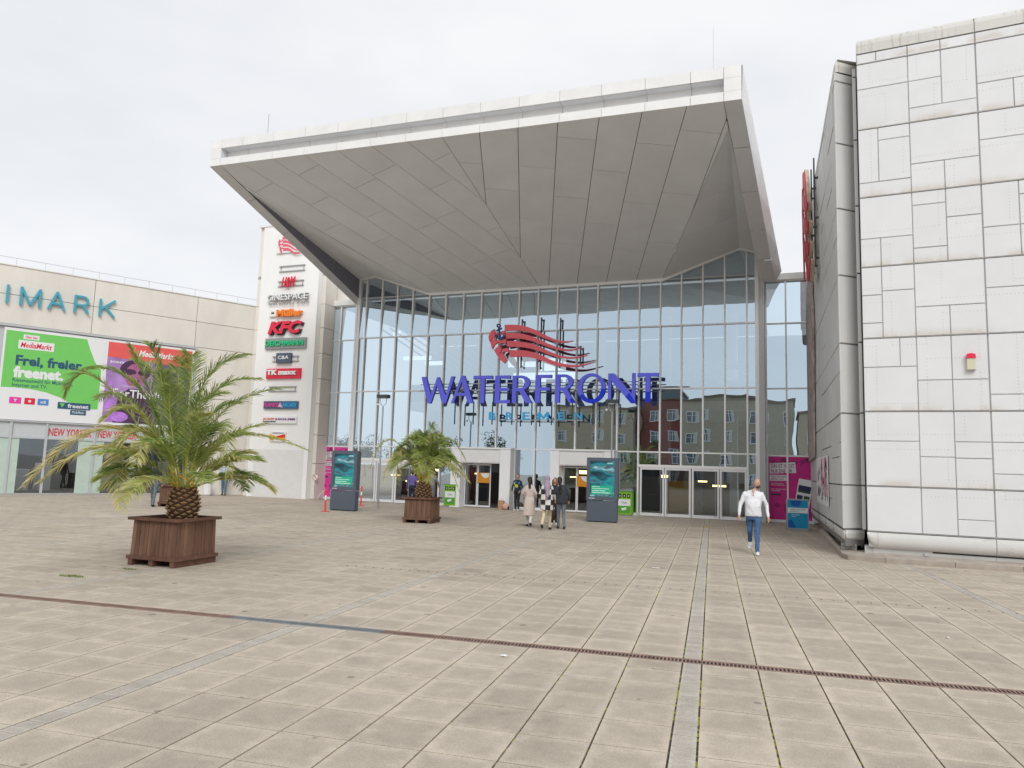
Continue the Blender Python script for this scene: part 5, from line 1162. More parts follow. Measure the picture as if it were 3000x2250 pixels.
planter(pc2, math.radians(2), 'middle wooden planter, holding the smaller palm before the glass doors', hx=.47)
planter(pc3, math.radians(8), 'farthest wooden planter, half hidden behind the big palm', hx=.5)

leafm = bpy.data.materials.new('palm_leaf'); leafm.use_nodes = True
def setup_leaf(m, c0, c1, c2):
    t = m.node_tree; L = t.links.new; b = t.nodes['Principled BSDF']; b.inputs['Roughness'].default_value = .5; b.inputs['Specular IOR Level'].default_value = .35
    geo = t.nodes.new('ShaderNodeNewGeometry'); n = t.nodes.new('ShaderNodeTexNoise'); n.inputs['Scale'].default_value = 2.2; n.inputs['Detail'].default_value = 3; L(geo.outputs['Position'], n.inputs['Vector'])
    a = t.nodes.new('ShaderNodeAttribute'); a.attribute_name = 'age'; ad = t.nodes.new('ShaderNodeMath'); ad.operation = 'MULTIPLY_ADD'; ad.inputs[1].default_value = .5; L(n.outputs['Fac'], ad.inputs[0]); L(a.outputs['Fac'], ad.inputs[2])
    cr = t.nodes.new('ShaderNodeValToRGB'); e = cr.color_ramp.elements; e[0].position = .2; e[0].color = (*c0, 1); e[1].position = 1.0; e[1].color = (*c2, 1); q = e.new(.58); q.color = (*c1, 1)
    L(ad.outputs[0], cr.inputs[0]); L(cr.outputs[0], b.inputs['Base Color'])
    tr = t.nodes.new('ShaderNodeBsdfTranslucent'); L(cr.outputs[0], tr.inputs[0]); mx = t.nodes.new('ShaderNodeMixShader'); mx.inputs[0].default_value = .3; L(b.outputs[0], mx.inputs[1]); L(tr.outputs[0], mx.inputs[2]); L(mx.outputs[0], t.nodes['Material Output'].inputs[0])
setup_leaf(leafm, (.10, .17, .05), (.31, .40, .10), (.68, .58, .27))
stemm = mat('palm_stem', (.42, .44, .09), .5, noise=.2, nscale=6)
def bez(p0, p1, p2, t): return p0*(1-t)**2+p1*2*t*(1-t)+p2*t*t
def frond(par, p0, p1, p2, ll, age, n=46, droop=.5, rngs=None):
    """one pinnate leaf: rachis along a bezier with two rows of narrow folded leaflets"""
    r_ = rngs; v = []; f = []; ages = []; mi = []; off = Vector(par.location)
    S = 12; pts = [bez(p0, p1, p2, i/S) for i in range(S+1)]
    for i, p in enumerate(pts):
        d = (pts[min(i+1, S)]-pts[max(i-1, 0)]).normalized(); sd = d.cross(Vector((0, 0, 1))); sd = sd.normalized() if sd.length > .05 else Vector((1, 0, 0)); up = sd.cross(d)
        w_ = ll*.045*(1-i/S*.85)
        for k in range(4): q = PI/2*k; v.append(p+sd*math.cos(q)*w_+up*math.sin(q)*w_*.7); ages.append(age)
    for i in range(S):
        for k in range(4): a = i*4+k; b_ = i*4+(k+1) % 4; f.append((a, b_, b_+4, a+4)); mi.append(1)
    for i in range(n):
        t = .22+.78*(i+.5)/n; p = bez(p0, p1, p2, t); d = (bez(p0, p1, p2, min(t+.02, 1))-bez(p0, p1, p2, t-.02)).normalized()
        sd = d.cross(Vector((0, 0, 1))); sd = sd.normalized() if sd.length > .05 else Vector((1, 0, 0)); up = sd.cross(d)
        L_ = ll*(.45+.55*math.sin(PI*min(1, (t-.06)*1.02))**.6)*(1 if t < .85 else 1-(t-.85)*2.6)
        for sgn in (-1, 1):
            l_ = L_*r_.uniform(.84, 1.1); tw_ = r_.uniform(-.12, .45); s2 = (sd*sgn*math.cos(tw_)+up*math.sin(tw_))
            dr = (s2*r_.uniform(.66, .86)+d*r_.uniform(.68, .95)).normalized()
            wv = dr.cross(Vector((r_.uniform(-1, 1), r_.uniform(-1, 1), r_.uniform(.1, 1)))).normalized()*.0072*(1+.4*r_.random())*(ll/.42)
            m_ = p+dr*l_*.5+Vector((0, 0, -1))*l_*.04*droop; e = p+dr*l_+Vector((0, 0, -1))*l_*(.22*droop+r_.uniform(0, .14))
            k = len(v); v += [p-wv*.6, p+wv*.6, m_+wv, m_-wv, e]; ag = age+r_.uniform(-.12, .22); ages += [ag, ag, ag, ag, ag+.25]
            f += [(k, k+1, k+2, k+3), (k+3, k+2, k+4)]; mi += [0, 0]
    me = bpy.data.meshes.new('frond'); me.from_pydata([tuple(q-off) for q in v], [], f); me.materials.append(leafm); me.materials.append(stemm); me.polygons.foreach_set('material_index', mi)
    at = me.attributes.new('age', 'FLOAT', 'POINT'); at.data.foreach_set('value', ages); return add('frond', me, par)
barkm = mat('palm_bark', (.46, .28, .15), .9, noise=.5, nscale=14, bump=.5, bscale=90); barkd = mat('palm_bark_dark', (.07, .04, .022), .95, noise=.4, nscale=14)
def trunk(par, c, z0, h, r, n):
    b = MB(); prof = [(0, .62), (.12, .80), (.35, 1.0), (.6, 1.0), (.82, .86), (1, .66)]; off = Vector(par.location)
    def rad(q):
        for (a, ra), (b_, rb) in zip(prof, prof[1:]):
            if q <= b_: return r*(ra+(rb-ra)*(q-a)/(b_-a))
        return r*.66
    rows = []
    for i in range(13):
        q = i/12; rows.append([c+Vector((rad(q)*.93*math.cos(2*PI*k/20), rad(q)*.93*math.sin(2*PI*k/20), z0+h*q)) for k in range(21)])
    b.sheet(rows); b.build('trunk', barkd, par, smooth=True)
    b = MB(); ga = PI*(3-math.sqrt(5))
    for i in range(n):
        q = .04+.96*i/n; a = i*ga; R_ = rad(q); rad_ = Vector((math.cos(a), math.sin(a), 0)); tn = Vector((-math.sin(a), math.cos(a), 0)); w_ = 2*PI*R_/13*.50; hh_ = h/n*13*.80
        o_ = c+Vector((0, 0, z0+h*q))+rad_*R_*.93; upv = Vector((0, 0, 1)); j = random.uniform(.8, 1.25)
        lo = o_-upv*hh_*.5; l_ = o_-tn*w_; r2 = o_+tn*w_; tp_ = o_+upv*hh_*.42+rad_*.018; tipp = o_+rad_*(.05*j)*(r/.27)+upv*hh_*.18
        b.face([lo, r2, tipp]); b.face([lo, tipp, l_]); b.face([l_, tipp, tp_]); b.face([r2, tp_, tipp])
    b.build('leaf_scars', barkm, par, kind='stuff')
def at_depth(x, y, dy, c):
    """photo pixel to the vertical plane facing the camera, dy metres nearer than the palm"""
    d = ray((x, y)); f = Vector((FW.x, FW.y, 0)).normalized(); k = ((c-CAM).dot(f)-dy)/d.dot(f); return CAM+d*k
def palm(c, z0, h, r, label, fr, sc, nrand, seed, nl=46, nsc=150, rr=(.9, 1.5), elr=(.35, 1.45), dome=None):
    o = thing('palm_tree', label, 'palm', c+Vector((0, 0, z0))); rg = random.Random(seed); trunk(o, c, z0, h, r, nsc); top = c+Vector((0, 0, z0+h))
    for (mx, my, tx, ty, dy, ll, age) in fr:
        p2 = at_depth(tx, ty, dy, c); pm = at_depth(mx, my, dy*.55, c); a = math.atan2(p2.y-c.y, p2.x-c.x); p0 = top+Vector((math.cos(a)*r*.5, math.sin(a)*r*.5, -.03)); p1 = pm*2-(p0+p2)*.5
        frond(o, p0, p1, p2, ll, age, nl, rngs=rg)
    fb = MB()
    for i in range(26): a = rg.uniform(-2.6, -.3); q_ = rg.uniform(.2, 1); fb.ball(top+Vector((math.cos(a)*r*(.5+.5*q_), math.sin(a)*r*(.5+.5*q_), rg.uniform(.0, .30))), rg.uniform(.012, .022), 6, 4)
    fb.build('fruit_cluster', mat('palm_fruit', (.72, .33, .03), .6), o)
    for i in range(nrand):
        a = i*2.399+rg.uniform(-.3, .3); el = rg.uniform(*elr); L_ = rg.uniform(*rr); dr = Vector((math.cos(a)*math.cos(el), math.sin(a)*math.cos(el), math.sin(el)))
        if dome:
            q = (i/nrand)**.8; R_ = .25+dome[0]*q*rg.uniform(.8, 1.08); h1 = dome[1]*(1.25-.55*q)*rg.uniform(.9, 1.15); z2 = dome[1]*(1.04-1.02*q**1.3)+rg.uniform(-.15, .12); hd = Vector((math.cos(a), math.sin(a), 0))
            p0 = top+hd*r*.5+Vector((0, 0, -.03)); p1 = top+hd*R_*.42+Vector((0, 0, h1)); p2 = top+hd*R_+Vector((0, 0, z2))
            frond(o, p0, p1, p2, sc*rg.uniform(.85, 1.05), rg.choice((.05, .12, .2, .3))+.25*max(0, q-.7)/.3, nl, rngs=rg); continue
        p0 = top+Vector((math.cos(a)*r*.45, math.sin(a)*r*.45, -.02)); p1 = p0+dr*L_*.62; p2 = p0+Vector((math.cos(a), math.sin(a), 0))*L_*(.50+.42*math.cos(el))+Vector((0, 0, L_*(1.15*math.sin(el)-.50)))
        frond(o, p0, p1, p2, sc*rg.uniform(.85, 1.05), rg.choice((.05, .12, .25, .42)), nl, rngs=rg)
    return o
# big palm: mid point and tip of each visible frond in the photograph, metres towards the camera, leaflet length, age
FR1 = [(330, 1255, 70, 1425, .3, .42, .62), (330, 1310, 120, 1410, .5, .40, .55), (370, 1320, 352, 1490, .9, .42, .55), (300, 1120, 190, 1160, .2, .36, .25), (420, 1150, 255, 1080, .1, .38, .2),
       (450, 1180, 380, 1010, .1, .42, .15), (480, 1150, 400, 1055, -.5, .42, .2), (490, 1200, 480, 1090, .3, .40, .2), (520, 1180, 530, 1050, -.2, .44, .15), (560, 1130, 560, 1040, -.4, .44, .2),
       (590, 1140, 725, 1040, -.1, .42, .15), (600, 1180, 760, 1110, .2, .40, .2), (640, 1220, 845, 1135, .1, .34, .2), (660, 1280, 905, 1320, .0, .34, .35), (620, 1310, 780, 1240, .4, .36, .3),
       (640, 1240, 670, 1400, .6, .34, .35), (560, 1220, 660, 1150, .7, .40, .25), (430, 1270, 330, 1330, .9, .42, .45), (500, 1230, 500, 1130, .9, .42, .2), (560, 1280, 600, 1210, 1.0, .40, .3),
       (420, 1220, 300, 1230, .8, .42, .4), (400, 1190, 290, 1170, -.6, .40, .2), (600, 1240, 700, 1180, -.8, .40, .2), (450, 1300, 400, 1360, 1.1, .38, .5), (640, 1360, 740, 1420, -.5, .30, .4), (580, 1340, 600, 1400, -.9, .3, .4), (475, 1120, 440, 1010, .5, .40, .15)]
palm(pc1+Vector((.05, .1, 0)), .74, .62, .285, 'big bushy palm with wide arching fronds in the nearest planter', FR1, .42, 20, 4, 84, 96, (1.4, 1.95))
FR2 = [(1300, 1290, 1362, 1345, .1, .34, .3), (1290, 1330, 1345, 1440, .1, .32, .4), (1170, 1330, 1125, 1410, .5, .34, .6), (1150, 1290, 1085, 1370, .1, .34, .5), (1180, 1320, 1165, 1420, .7, .34, .55)]
palm(pc2+Vector((.0, .05, 0)), .72, .62, .27, 'smaller palm with drooping fronds in the middle planter', FR2, .42, 46, 8, 56, 80, dome=(1.42, 1.62))

# ------------------------------------------------------------------ lamps, bins, stand, small things by the doors
def street_lamp(base, label, ztop, arm):
    o = thing('street_lamp', label, 'street lamp', base, group='slim square lamps before the glass front')
    b = MB(); b.tube([base, base+Vector((0, 0, .35))], .055, 10); b.tube([base+Vector((0, 0, .35)), base+Vector((0, 0, ztop-.5))], .035, 8); b.build('pole', steel, o)
    b = MB(); t_ = base+Vector((0, 0, ztop-.5))
    for sx in (-1, 1): b.tube([t_, t_+Vector((sx*.14, 0, .16)), t_+Vector((sx*.15, 0, .42))], .016, 5)
    b.build('fork', steel, o)
    fr = Frame(base, .1); bx('lamp_head', fr, -.26, .26, -.14, .14, ztop-.12, ztop+.02, dark_steel, o); bx('lens', fr, -.2, .2, -.1, .1, ztop-.135, ztop-.12, mat('lens', (.5, .52, .5), .2), o)
    b = MB(); b.ball(t_+Vector((-.24, 0, .1)), .05, 8, 5); b.build('sensor', white_frame, o, smooth=True)
    return o
street_lamp(ground(1107, 1490)+Vector((0, 0, 0)), 'slim lamp post between the left kiosk and the middle planter', 4.82, 0)
street_lamp(ground(1789, 1516), 'slim lamp post rising behind the right kiosk', 4.80, 0)
lime = mat('lime_green', (.20, .50, .02), .5); limed = mat('grass_green', (.10, .33, .04), .5)
def bin_(c, fr_ang, label, w_=.62, h_=1.0):
    fr = Frame(c, fr_ang); o = thing('recycling_bin', label, 'bin', c, group='lime green recycling bins')
    bx('body', fr, -w_/2, w_/2, -.45, 0, .05, h_, lime, o); bx('foot', fr, -w_/2+.03, w_/2-.03, -.42, -.03, 0, .05, steel, o); bx('lid', fr, -w_/2-.01, w_/2+.01, -.46, .01, h_, h_+.03, limed, o)
    bx('label_sheet', fr, -w_/2+.05, w_/2-.05, 0, .004, .12, .70, pw, o); bx('label_picture', fr, -w_/2+.05, w_/2-.05, .005, .007, .12, .42, limed, o)
    b = MB(); b.prism(fr, [(-.10, .22), (.08, .26), (.10, .36), (-.12, .32)], .008, .010); b.build('label_patch', pw, o); text('Clean', fr, (-.12, .12, .52, .60), .005, .002, limed, o, bold=.02)
    for x in (-.19, 0, .19): bx('opening', fr, x-.065, x+.065, 0, .006, .76, .93, black, o); bx('icon', fr, x-.015, x+.015, .0065, .008, .80, .88, pw, o)
    return o
bin_(F.p(F.at(1829, 1480, .6)[0], .62, 0), .1, 'lime green recycling bin right of the right kiosk')
bin_(F.p(F.at(1318, 1460, .6)[0], .62, 0), .1, 'lime green recycling bin behind the middle planter and the grey shirted man', .6, 1.0)
sp = ground(2338, 1556); fr = Frame(sp, -.02); st = thing('display_stand', 'blue display stand with a white band in front of the magenta poster', 'display stand', sp)
bl1 = mat('stand_blue', (.01, .30, .55), .45, noise=.1, nscale=4); bl2 = mat('stand_deep_blue', (.005, .10, .45), .45)
d_ = MB(); d_.box(fr, -.36, -.33, -.26, 0, 0, 1.10); d_.box(fr, .33, .36, -.26, 0, 0, 1.10); d_.box(fr, -.33, .33, -.26, 0, 1.06, 1.10); d_.box(fr, -.33, .33, -.26, 0, 0, .10); d_.build('frame', steel, st)
bx('poster_sheet', fr, -.33, .33, -.22, -.01, .10, 1.06, bl1, st)
for pts in ([(-.25, 1.04), (.12, 1.05), (.08, .90), (-.02, .84), (-.20, .88)], [(-.30, .12), (-.05, .12), (-.12, .24), (-.22, .40), (-.30, .36)]): b = MB(); b.prism(fr, pts, -.01, -.007); b.build('blue_blot', bl2, st)
bx('white_band', fr, -.33, .33, -.0095, -.004, .62, .80, pw, st); text('SHOPPING GUIDE BREMEN\nWATERFRONT', fr, (-.26, .26, .65, .77), -.004, .002, mat('band_text', (.05, .30, .30), .6), st); text('Bitte nehmen\nSie mit', fr, (-.20, .06, .48, .58), -.006, .002, pw, st, bold=.01)
# barrier posts by the left kiosk
redp = mat('barrier_red', (.70, .06, .05), .5)
for i, (x, y) in enumerate(((952, 1499), (1057, 1481))):
    p = ground(x, y); o = thing('barrier_post', ('thin red barrier post left of the left kiosk', 'thin red barrier post right of the left kiosk by the doors')[i], 'post', p)
    b = MB(); b.tube([p, p+Vector((0, 0, .02))], .16, 12); b.build('foot', redp, o); b = MB(); b.tube([p, p+Vector((0, 0, .45))], .035, 8); b.build('lower_tube', redp, o); b = MB(); b.tube([p+Vector((0, 0, .45)), p+Vector((0, 0, .62))], .036, 8); b.build('white_tube', pw, o); b = MB(); b.tube([p+Vector((0, 0, .62)), p+Vector((0, 0, .86))], .035, 8); b.build('upper_tube', redp, o)
    b = MB(); b.tube([p+Vector((0, 0, .86)), p+Vector((-.35, .15, .62)), p+Vector((-.5, .22, .45))], .012, 5); b.build('tape', pw, o)
wp_ = ground(606, 1452); o = thing('ash_bin', 'white round litter bin at the foot of the beige wall', 'bin', wp_); b = MB(); b.tube([wp_, wp_+Vector((0, 0, .06))], .15, 14); b.tube([wp_+Vector((0, 0, .06)), wp_+Vector((0, 0, .62))], .21, 16); b.build('body', canopy_white, o, smooth=False); b = MB(); b.tube([wp_+Vector((0, 0, .62)), wp_+Vector((0, 0, .70)), wp_+Vector((0, 0, .76))], [.22, .22, .12], 16); b.build('lid', steel, o)
def shopping_bag(c, w_, h_, m, label, ang):
    fr = Frame(c, ang); o = thing('shopping_bag', label, 'bag', c); b = MB(); rows = []
    P = [fr.p(s, t, 0) for s, t in ((-w_/2, 0), (w_/2, 0), (w_/2, -.16), (-w_/2, -.16))]; Q = [fr.p(s*1.05, t, h_+random.uniform(-.02, .02)) for s, t in ((-w_/2, 0), (w_/2, -.02), (w_/2, -.13), (-w_/2, -.14))]; b.hexa(P+Q); b.build('sack', m, o)
    b = MB(); b.tube([fr.p(-.07, -.03, h_), fr.p(-.06, -.03, h_+.09), fr.p(.06, -.03, h_+.09), fr.p(.07, -.03, h_)], .006, 4); b.build('handle', m, o); return o
shopping_bag(ground(1466, 1493), .26, .40, mat('kraft_paper', (.45, .28, .17), .9, noise=.1), 'tall brown paper shopping bag on the ground by the first portal', .2)
bgp = ground(1481, 1494); o = thing('shoulder_bag', 'round pale pink handbag with black trim leaning against the paper bag', 'bag', bgp); b = MB(); b.ball(bgp+Vector((0, 0, .15)), .17, 12, 8, (1, .6, .88)); b.build('pouch', mat('pale_pink', (.62, .38, .32), .7), o, smooth=True); b = MB(); b.ball(bgp+Vector((.13, -.02, .10)), .09, 10, 6, (.6, .6, 1)); b.build('pocket', black, o, smooth=True)

# ------------------------------------------------------------------ people
M_skin = mat('skin', (.50, .30, .21), .55); M_skin2 = mat('skin_tan', (.42, .24, .16), .55); M_hair = mat('dark_hair', (.018, .012, .01), .5); M_beard = mat('dark_beard', (.085, .055, .042), .8)
dg = bpy.context.evaluated_depsgraph_get
def person(label, pos, rz, H, prims, mats, voxel=.012, extra=()):
    o = thing('person', label, 'person', pos, rz); k = H/1.75; seedp = len(label)*3.7
    def blob(prs, name, vox):
        v = []; f = []
        for pr in prs:
            if pr[0] == 'c':
                p0, r0, p1, r1 = Vector(pr[1])*k, pr[2]*k, Vector(pr[3])*k, pr[4]*k; d = (p1-p0); ln = max(d.length, 1e-5); d = d/ln; a = d.cross(Vector((0, 0, 1)) if abs(d.z) < .9 else Vector((1, 0, 0))).normalized(); bb = d.cross(a); prof = []
                for i in range(5): th = -PI/2+PI/2*i/4; prof.append((math.sin(th)*r0, max(math.cos(th)*r0, .0005)))
                for i in range(5): th = PI/2*i/4; prof.append((ln+math.sin(th)*r1, max(math.cos(th)*r1, .0005)))
                n0 = len(v); sg_ = 12
                for (h_, r_) in prof:
                    for q in range(sg_): an = 2*PI*q/sg_; v.append(p0+d*h_+(a*math.cos(an)+bb*math.sin(an))*r_)
                for i in range(len(prof)-1):
                    for q in range(sg_): x = n0+i*sg_+q; y = n0+i*sg_+(q+1) % sg_; f.append((x, x+sg_, y+sg_, y))
                f.append(tuple(n0+q for q in range(sg_))); f.append(tuple(n0+(len(prof)-1)*sg_+q for q in range(sg_))[::-1])
            elif pr[0] == 'l':
                n0 = len(v); sg_ = 18; Z = pr[1]
                for (z, cx, cy, rx, ry) in Z:
                    for q in range(sg_):
                        an = 2*PI*q/sg_; ca, sa = math.cos(an), math.sin(an); v.append(Vector((cx+rx*math.copysign(abs(ca)**.85, ca), cy+ry*math.copysign(abs(sa)**.85, sa), z))*k)
                for i in range(len(Z)-1):
                    for q in range(sg_): x = n0+i*sg_+q; y = n0+i*sg_+(q+1) % sg_; f.append((x, x+sg_, y+sg_, y))
                f.append(tuple(n0+q for q in range(sg_))); f.append(tuple(n0+(len(Z)-1)*sg_+q for q in range(sg_))[::-1])
            else:
                c, R_ = Vector(pr[1])*k, Vector(pr[2])*k; n0 = len(v); rg, sg_ = 9, 14
                for i in range(rg+1):
                    th = .02+(PI-.04)*i/rg
                    for q in range(sg_): an = 2*PI*q/sg_; v.append(c+Vector((R_.x*math.sin(th)*math.cos(an), R_.y*math.sin(th)*math.sin(an), R_.z*math.cos(th))))
                for i in range(rg):
                    for q in range(sg_): x = n0+i*sg_+q; y = n0+i*sg_+(q+1) % sg_; f.append((x, x+sg_, y+sg_, y))
                f.append(tuple(n0+q for q in range(sg_))); f.append(tuple(n0+rg*sg_+q for q in range(sg_))[::-1])
        me = bpy.data.meshes.new('tmp'); me.from_pydata([tuple(q) for q in v], [], f)
        bm = bmesh.new(); bm.from_mesh(me); bmesh.ops.recalc_face_normals(bm, faces=bm.faces); bm.to_mesh(me); bm.free()
        t_ = bpy.data.objects.new('tmp', me); C.objects.link(t_); md = t_.modifiers.new('r', 'REMESH'); md.mode = 'VOXEL'; md.voxel_size = vox; md.use_smooth_shade = True
        m2 = t_.modifiers.new('s', 'SMOOTH'); m2.iterations = 2; m2.factor = .5
        out = bpy.data.meshes.new_from_object(t_.evaluated_get(dg())); bpy.data.objects.remove(t_); bpy.data.meshes.remove(me)
        tags = sorted({p[-1] for p in prs}); ti = {q: i for i, q in enumerate(tags)}
        for q in tags: out.materials.append(mats[q])
        n = len(out.polygons); cc = np.empty(n*3); out.polygons.foreach_get('center', cc); cc = cc.reshape(-1, 3); best = np.full(n, 1e9); idx = np.zeros(n, int)
        for pr in prs:
            if pr[0] == 'c':
                p0, p1 = np.array(pr[1])*k, np.array(pr[3])*k; d = p1-p0; L2 = max(d@d, 1e-9); t = np.clip(((cc-p0)@d)/L2, 0, 1); ds = np.linalg.norm(cc-p0-t[:, None]*d, axis=1)-(pr[2]+(pr[4]-pr[2])*t)*k
            elif pr[0] == 'l':
                Z = np.array(pr[1])*k; zz = np.clip(cc[:, 2], Z[:, 0].min(), Z[:, 0].max()); o_ = np.argsort(Z[:, 0]); I = [np.interp(zz, Z[o_, 0], Z[o_, j]) for j in (1, 2, 3, 4)]
                q = np.hypot((cc[:, 0]-I[0])/I[2], (cc[:, 1]-I[1])/I[3]); ds = (q-1)*np.minimum(I[2], I[3])+np.abs(cc[:, 2]-zz)*3
            else:
                R_ = np.array(pr[2])*k; q = (cc-np.array(pr[1])*k)/R_; ds = (np.linalg.norm(q, axis=1)-1)*R_.min()
            mk = ds < best-(.0015); best[mk] = ds[mk]; idx[mk] = ti[pr[-1]]
        cloth = {ti[q] for q in tags if q not in ('skin', 'eye', 'shoe')}; cv = set()
        for pl_, ix in zip(out.polygons, idx.tolist()):
            if ix in cloth: cv.update(pl_.vertices)
        nv = len(out.vertices); co = np.empty(nv*3); no_ = np.empty(nv*3); out.vertices.foreach_get('co', co); out.vertices.foreach_get('normal', no_); nz_ = mnoise.noise; amp = .011*k
        for vi in cv:
            x, y, z = co[3*vi], co[3*vi+1], co[3*vi+2]; w_ = (nz_(Vector((x*15+seedp, y*15, z*8)))+.5*nz_(Vector((x*32, y*32+seedp, z*24))))*amp
            co[3*vi] += no_[3*vi]*w_; co[3*vi+1] += no_[3*vi+1]*w_; co[3*vi+2] += no_[3*vi+2]*w_
        out.vertices.foreach_set('co', co)
        out.polygons.foreach_set('material_index', idx.tolist()); out.polygons.foreach_set('use_smooth', [True]*n); out.name = name; return add(name, out, o)
    groups = {}
    for pr in prims: groups.setdefault('body', []).append(pr)
    blob(prims, 'body', voxel*k)
    for nm, prs in extra: blob(prs, nm, voxel*k)
    return o
def hand(w_, d, tag_, sgn):
    """palm, four fingers and a thumb hanging from wrist w_ along direction d"""
    w_ = Vector(w_); d = Vector(d).normalized(); fwd = Vector((0, 1, 0)); sd = d.cross(fwd).normalized()
    ax = (fwd-d*fwd.dot(d)).normalized(); P = [('c', tuple(w_), .026, tuple(w_+d*.085), .034, tag_)]
    for i, L_ in enumerate((.062, .074, .070, .055)):
        a = w_+d*.08+ax*(.026-.017*i); P.append(('c', tuple(a), .0105, tuple(a+d*L_+sd*(-sgn)*.018), .0085, tag_))
    a = w_+d*.03+ax*.028; P.append(('c', tuple(a), .012, tuple(a+d*.05+ax*.028), .009, tag_)); return P
def figure(p, top='top', legs='legs', skin='skin', shoe='shoe', fem=False, stride=.0, lift=0.0, armL=None, armR=None, head_turn=(0, 0), belly=0, sleeve='top', shoulder=None, wide=1.0):
    """stand / stride figure facing +Y, 1.75 m"""
    sh = (.175 if fem else .205)*wide if shoulder is None else shoulder; hp = .085; P = []
    q_ = .86 if fem else 1.0
    P += [('l', [(.84, 0, 0, .13*wide, .10), (.90, 0, 0, .158*wide, .12), (.98, 0, 0, .160*wide, .125), (1.04, 0, .0, .150*wide, .11)], legs)]
    P += [('l', [(.955, 0, .005, .160*wide*(1 if not fem else .98), .125+belly*.5), (1.03, 0, .005+belly*.4, .152*wide*q_, .112+belly*.8), (1.12, 0, .005+belly*.5, .150*wide*q_, .108+belly), (1.25, 0, .0, .172*wide*q_, .112+belly*.6), (1.35, 0, 0, .192*wide*q_, .112+belly*.2), (1.41, 0, -.005, .190*wide*q_, .092), (1.455, 0, -.008, .135*wide*q_, .078), (1.49, 0, -.008, .065, .062)], top)]
    P += [('c', (0, -.005, 1.44), .055, (head_turn[0]*.2, .01, 1.545), .050, skin)]
    hx, hy = head_turn; P += [('e', (hx*.2, .015, 1.645), (.074, .093, .112), skin), ('e', (hx*.2+hx*.02, .045, 1.595), (.052, .055, .055), skin)]
    nx, ny = math.sin(hx*1.4), math.cos(hx*1.4); P += [('c', (hx*.2+nx*.09, .015+ny*.088, 1.655), .008, (hx*.2+nx*.108, .015+ny*.104, 1.628), .014, skin)]
    for s in (-1, 1): P += [('e', (hx*.2+s*.077*ny, .01-s*nx*.07, 1.638), (.014, .022, .032), skin)]
    for s, st_ in ((-1, stride), (1, -stride)):
        lf = lift if s*1 == (-1 if stride < 0 else 1) else 0
        hip = (s*hp, 0, .92); kn = (s*hp*.95, st_*.5+.03*(1 if lf == 0 else 2.5), .50+lf*.15); an = (s*hp*.95, st_-(.0 if lf == 0 else .10), .095+lf)
        P += [('c', hip, .098, kn, .062, legs), ('c', kn, .060, an, .047, legs)]
        fy = an[1]; P += [('c', (an[0], fy-.035, .05+lf*1.0), .045, (an[0]+s*.015, fy+.12, .038+lf*.45), .036, shoe), ('e', (an[0], fy+.04, .03+lf*.8), (.045, .12, .028), shoe)]
    for s, ar in ((-1, armL), (1, armR)):
        el, wr = ar if ar else ((s*(sh+.055), -.03, 1.13), (s*(sh+.065), .06, .89))
        P += [('c', (s*(sh-.045), -.005, 1.392), .060, el, .046, sleeve), ('c', el, .045, wr, .033, sleeve)]
        d = Vector(wr)-Vector(el); P += hand(Vector(wr)+d.normalized()*.02, d+Vector((0, 0, -.1)), skin, s)
    return P
def hair_cap(k=1.0, long_=0, hx=0.0, tag_='hair'):
    P = [('e', (hx*.2, -.012, 1.672), (.086, .098, .100), tag_), ('e', (hx*.2, -.05, 1.63), (.078, .065, .095), tag_)]
    if long_: P += [('c', (hx*.2, -.075, 1.60), .055, (hx*.2+.01, -.125, 1.60-long_), .035, tag_)]
    return P
jeans = mat('blue_jeans', (.055, .125, .26), .8, noise=.35, nscale=9); shirt_w = mat('white_linen', (.72, .73, .76), .8, noise=.08, nscale=12, bump=.5, bscale=22); shoe_w = mat('white_shoe', (.75, .75, .76), .5); shoe_b = mat('black_shoe', (.02, .02, .022), .5)
coatm = mat('beige_coat', (.56, .47, .42), .85, noise=.08, nscale=10, bump=.4, bscale=14); whitep = mat('white_trousers', (.62, .60, .58), .8, noise=.08, nscale=10); lavender = mat('lavender_scarf', (.34, .27, .36), .8, noise=.15, nscale=14, bump=.4, bscale=24); cream = mat('cream_trousers', (.62, .52, .34), .8, noise=.1, nscale=10)
darkj = mat('dark_denim_jacket', (.035, .042, .052), .8, noise=.3, nscale=14); greyj = mat('grey_jeans', (.14, .165, .19), .8, noise=.25, nscale=10); navyt = mat('navy_cloth', (.02, .025, .045), .8, noise=.2); greyt = mat('grey_shirt', (.20, .21, .22), .8, noise=.15, nscale=9); purplet = mat('violet_shirt', (.14, .10, .30), .8); blackt = mat('black_cloth', (.018, .018, .02), .8); shirtb = mat('pale_blue_shirt', (.45, .52, .60), .8); denimc = mat('mid_jeans', (.10, .16, .24), .8, noise=.2)
def check_mat():
    m = bpy.data.materials.new('check_knit'); m.use_nodes = True; t = m.node_tree; L = t.links.new; b = t.nodes['Principled BSDF']; b.inputs['Roughness'].default_value = .9
    tc = t.nodes.new('ShaderNodeTexCoord'); mp = t.nodes.new('ShaderNodeMapping'); mp.inputs['Location'].default_value = (.02, 5.0, .03); L(tc.outputs['Object'], mp.inputs[0]); sp_ = t.nodes.new('ShaderNodeSeparateXYZ'); L(mp.outputs[0], sp_.inputs[0]); cb = t.nodes.new('ShaderNodeCombineXYZ'); L(sp_.outputs[0], cb.inputs[0]); L(sp_.outputs[2], cb.inputs[2]); cb.inputs[1].default_value = .01
    c = t.nodes.new('ShaderNodeTexChecker'); c.inputs['Scale'].default_value = 6.2; c.inputs[1].default_value = (.62, .60, .57, 1); c.inputs[2].default_value = (.025, .022, .022, 1); L(cb.outputs[0], c.inputs[0]); L(c.outputs[0], b.inputs['Base Color']); return m
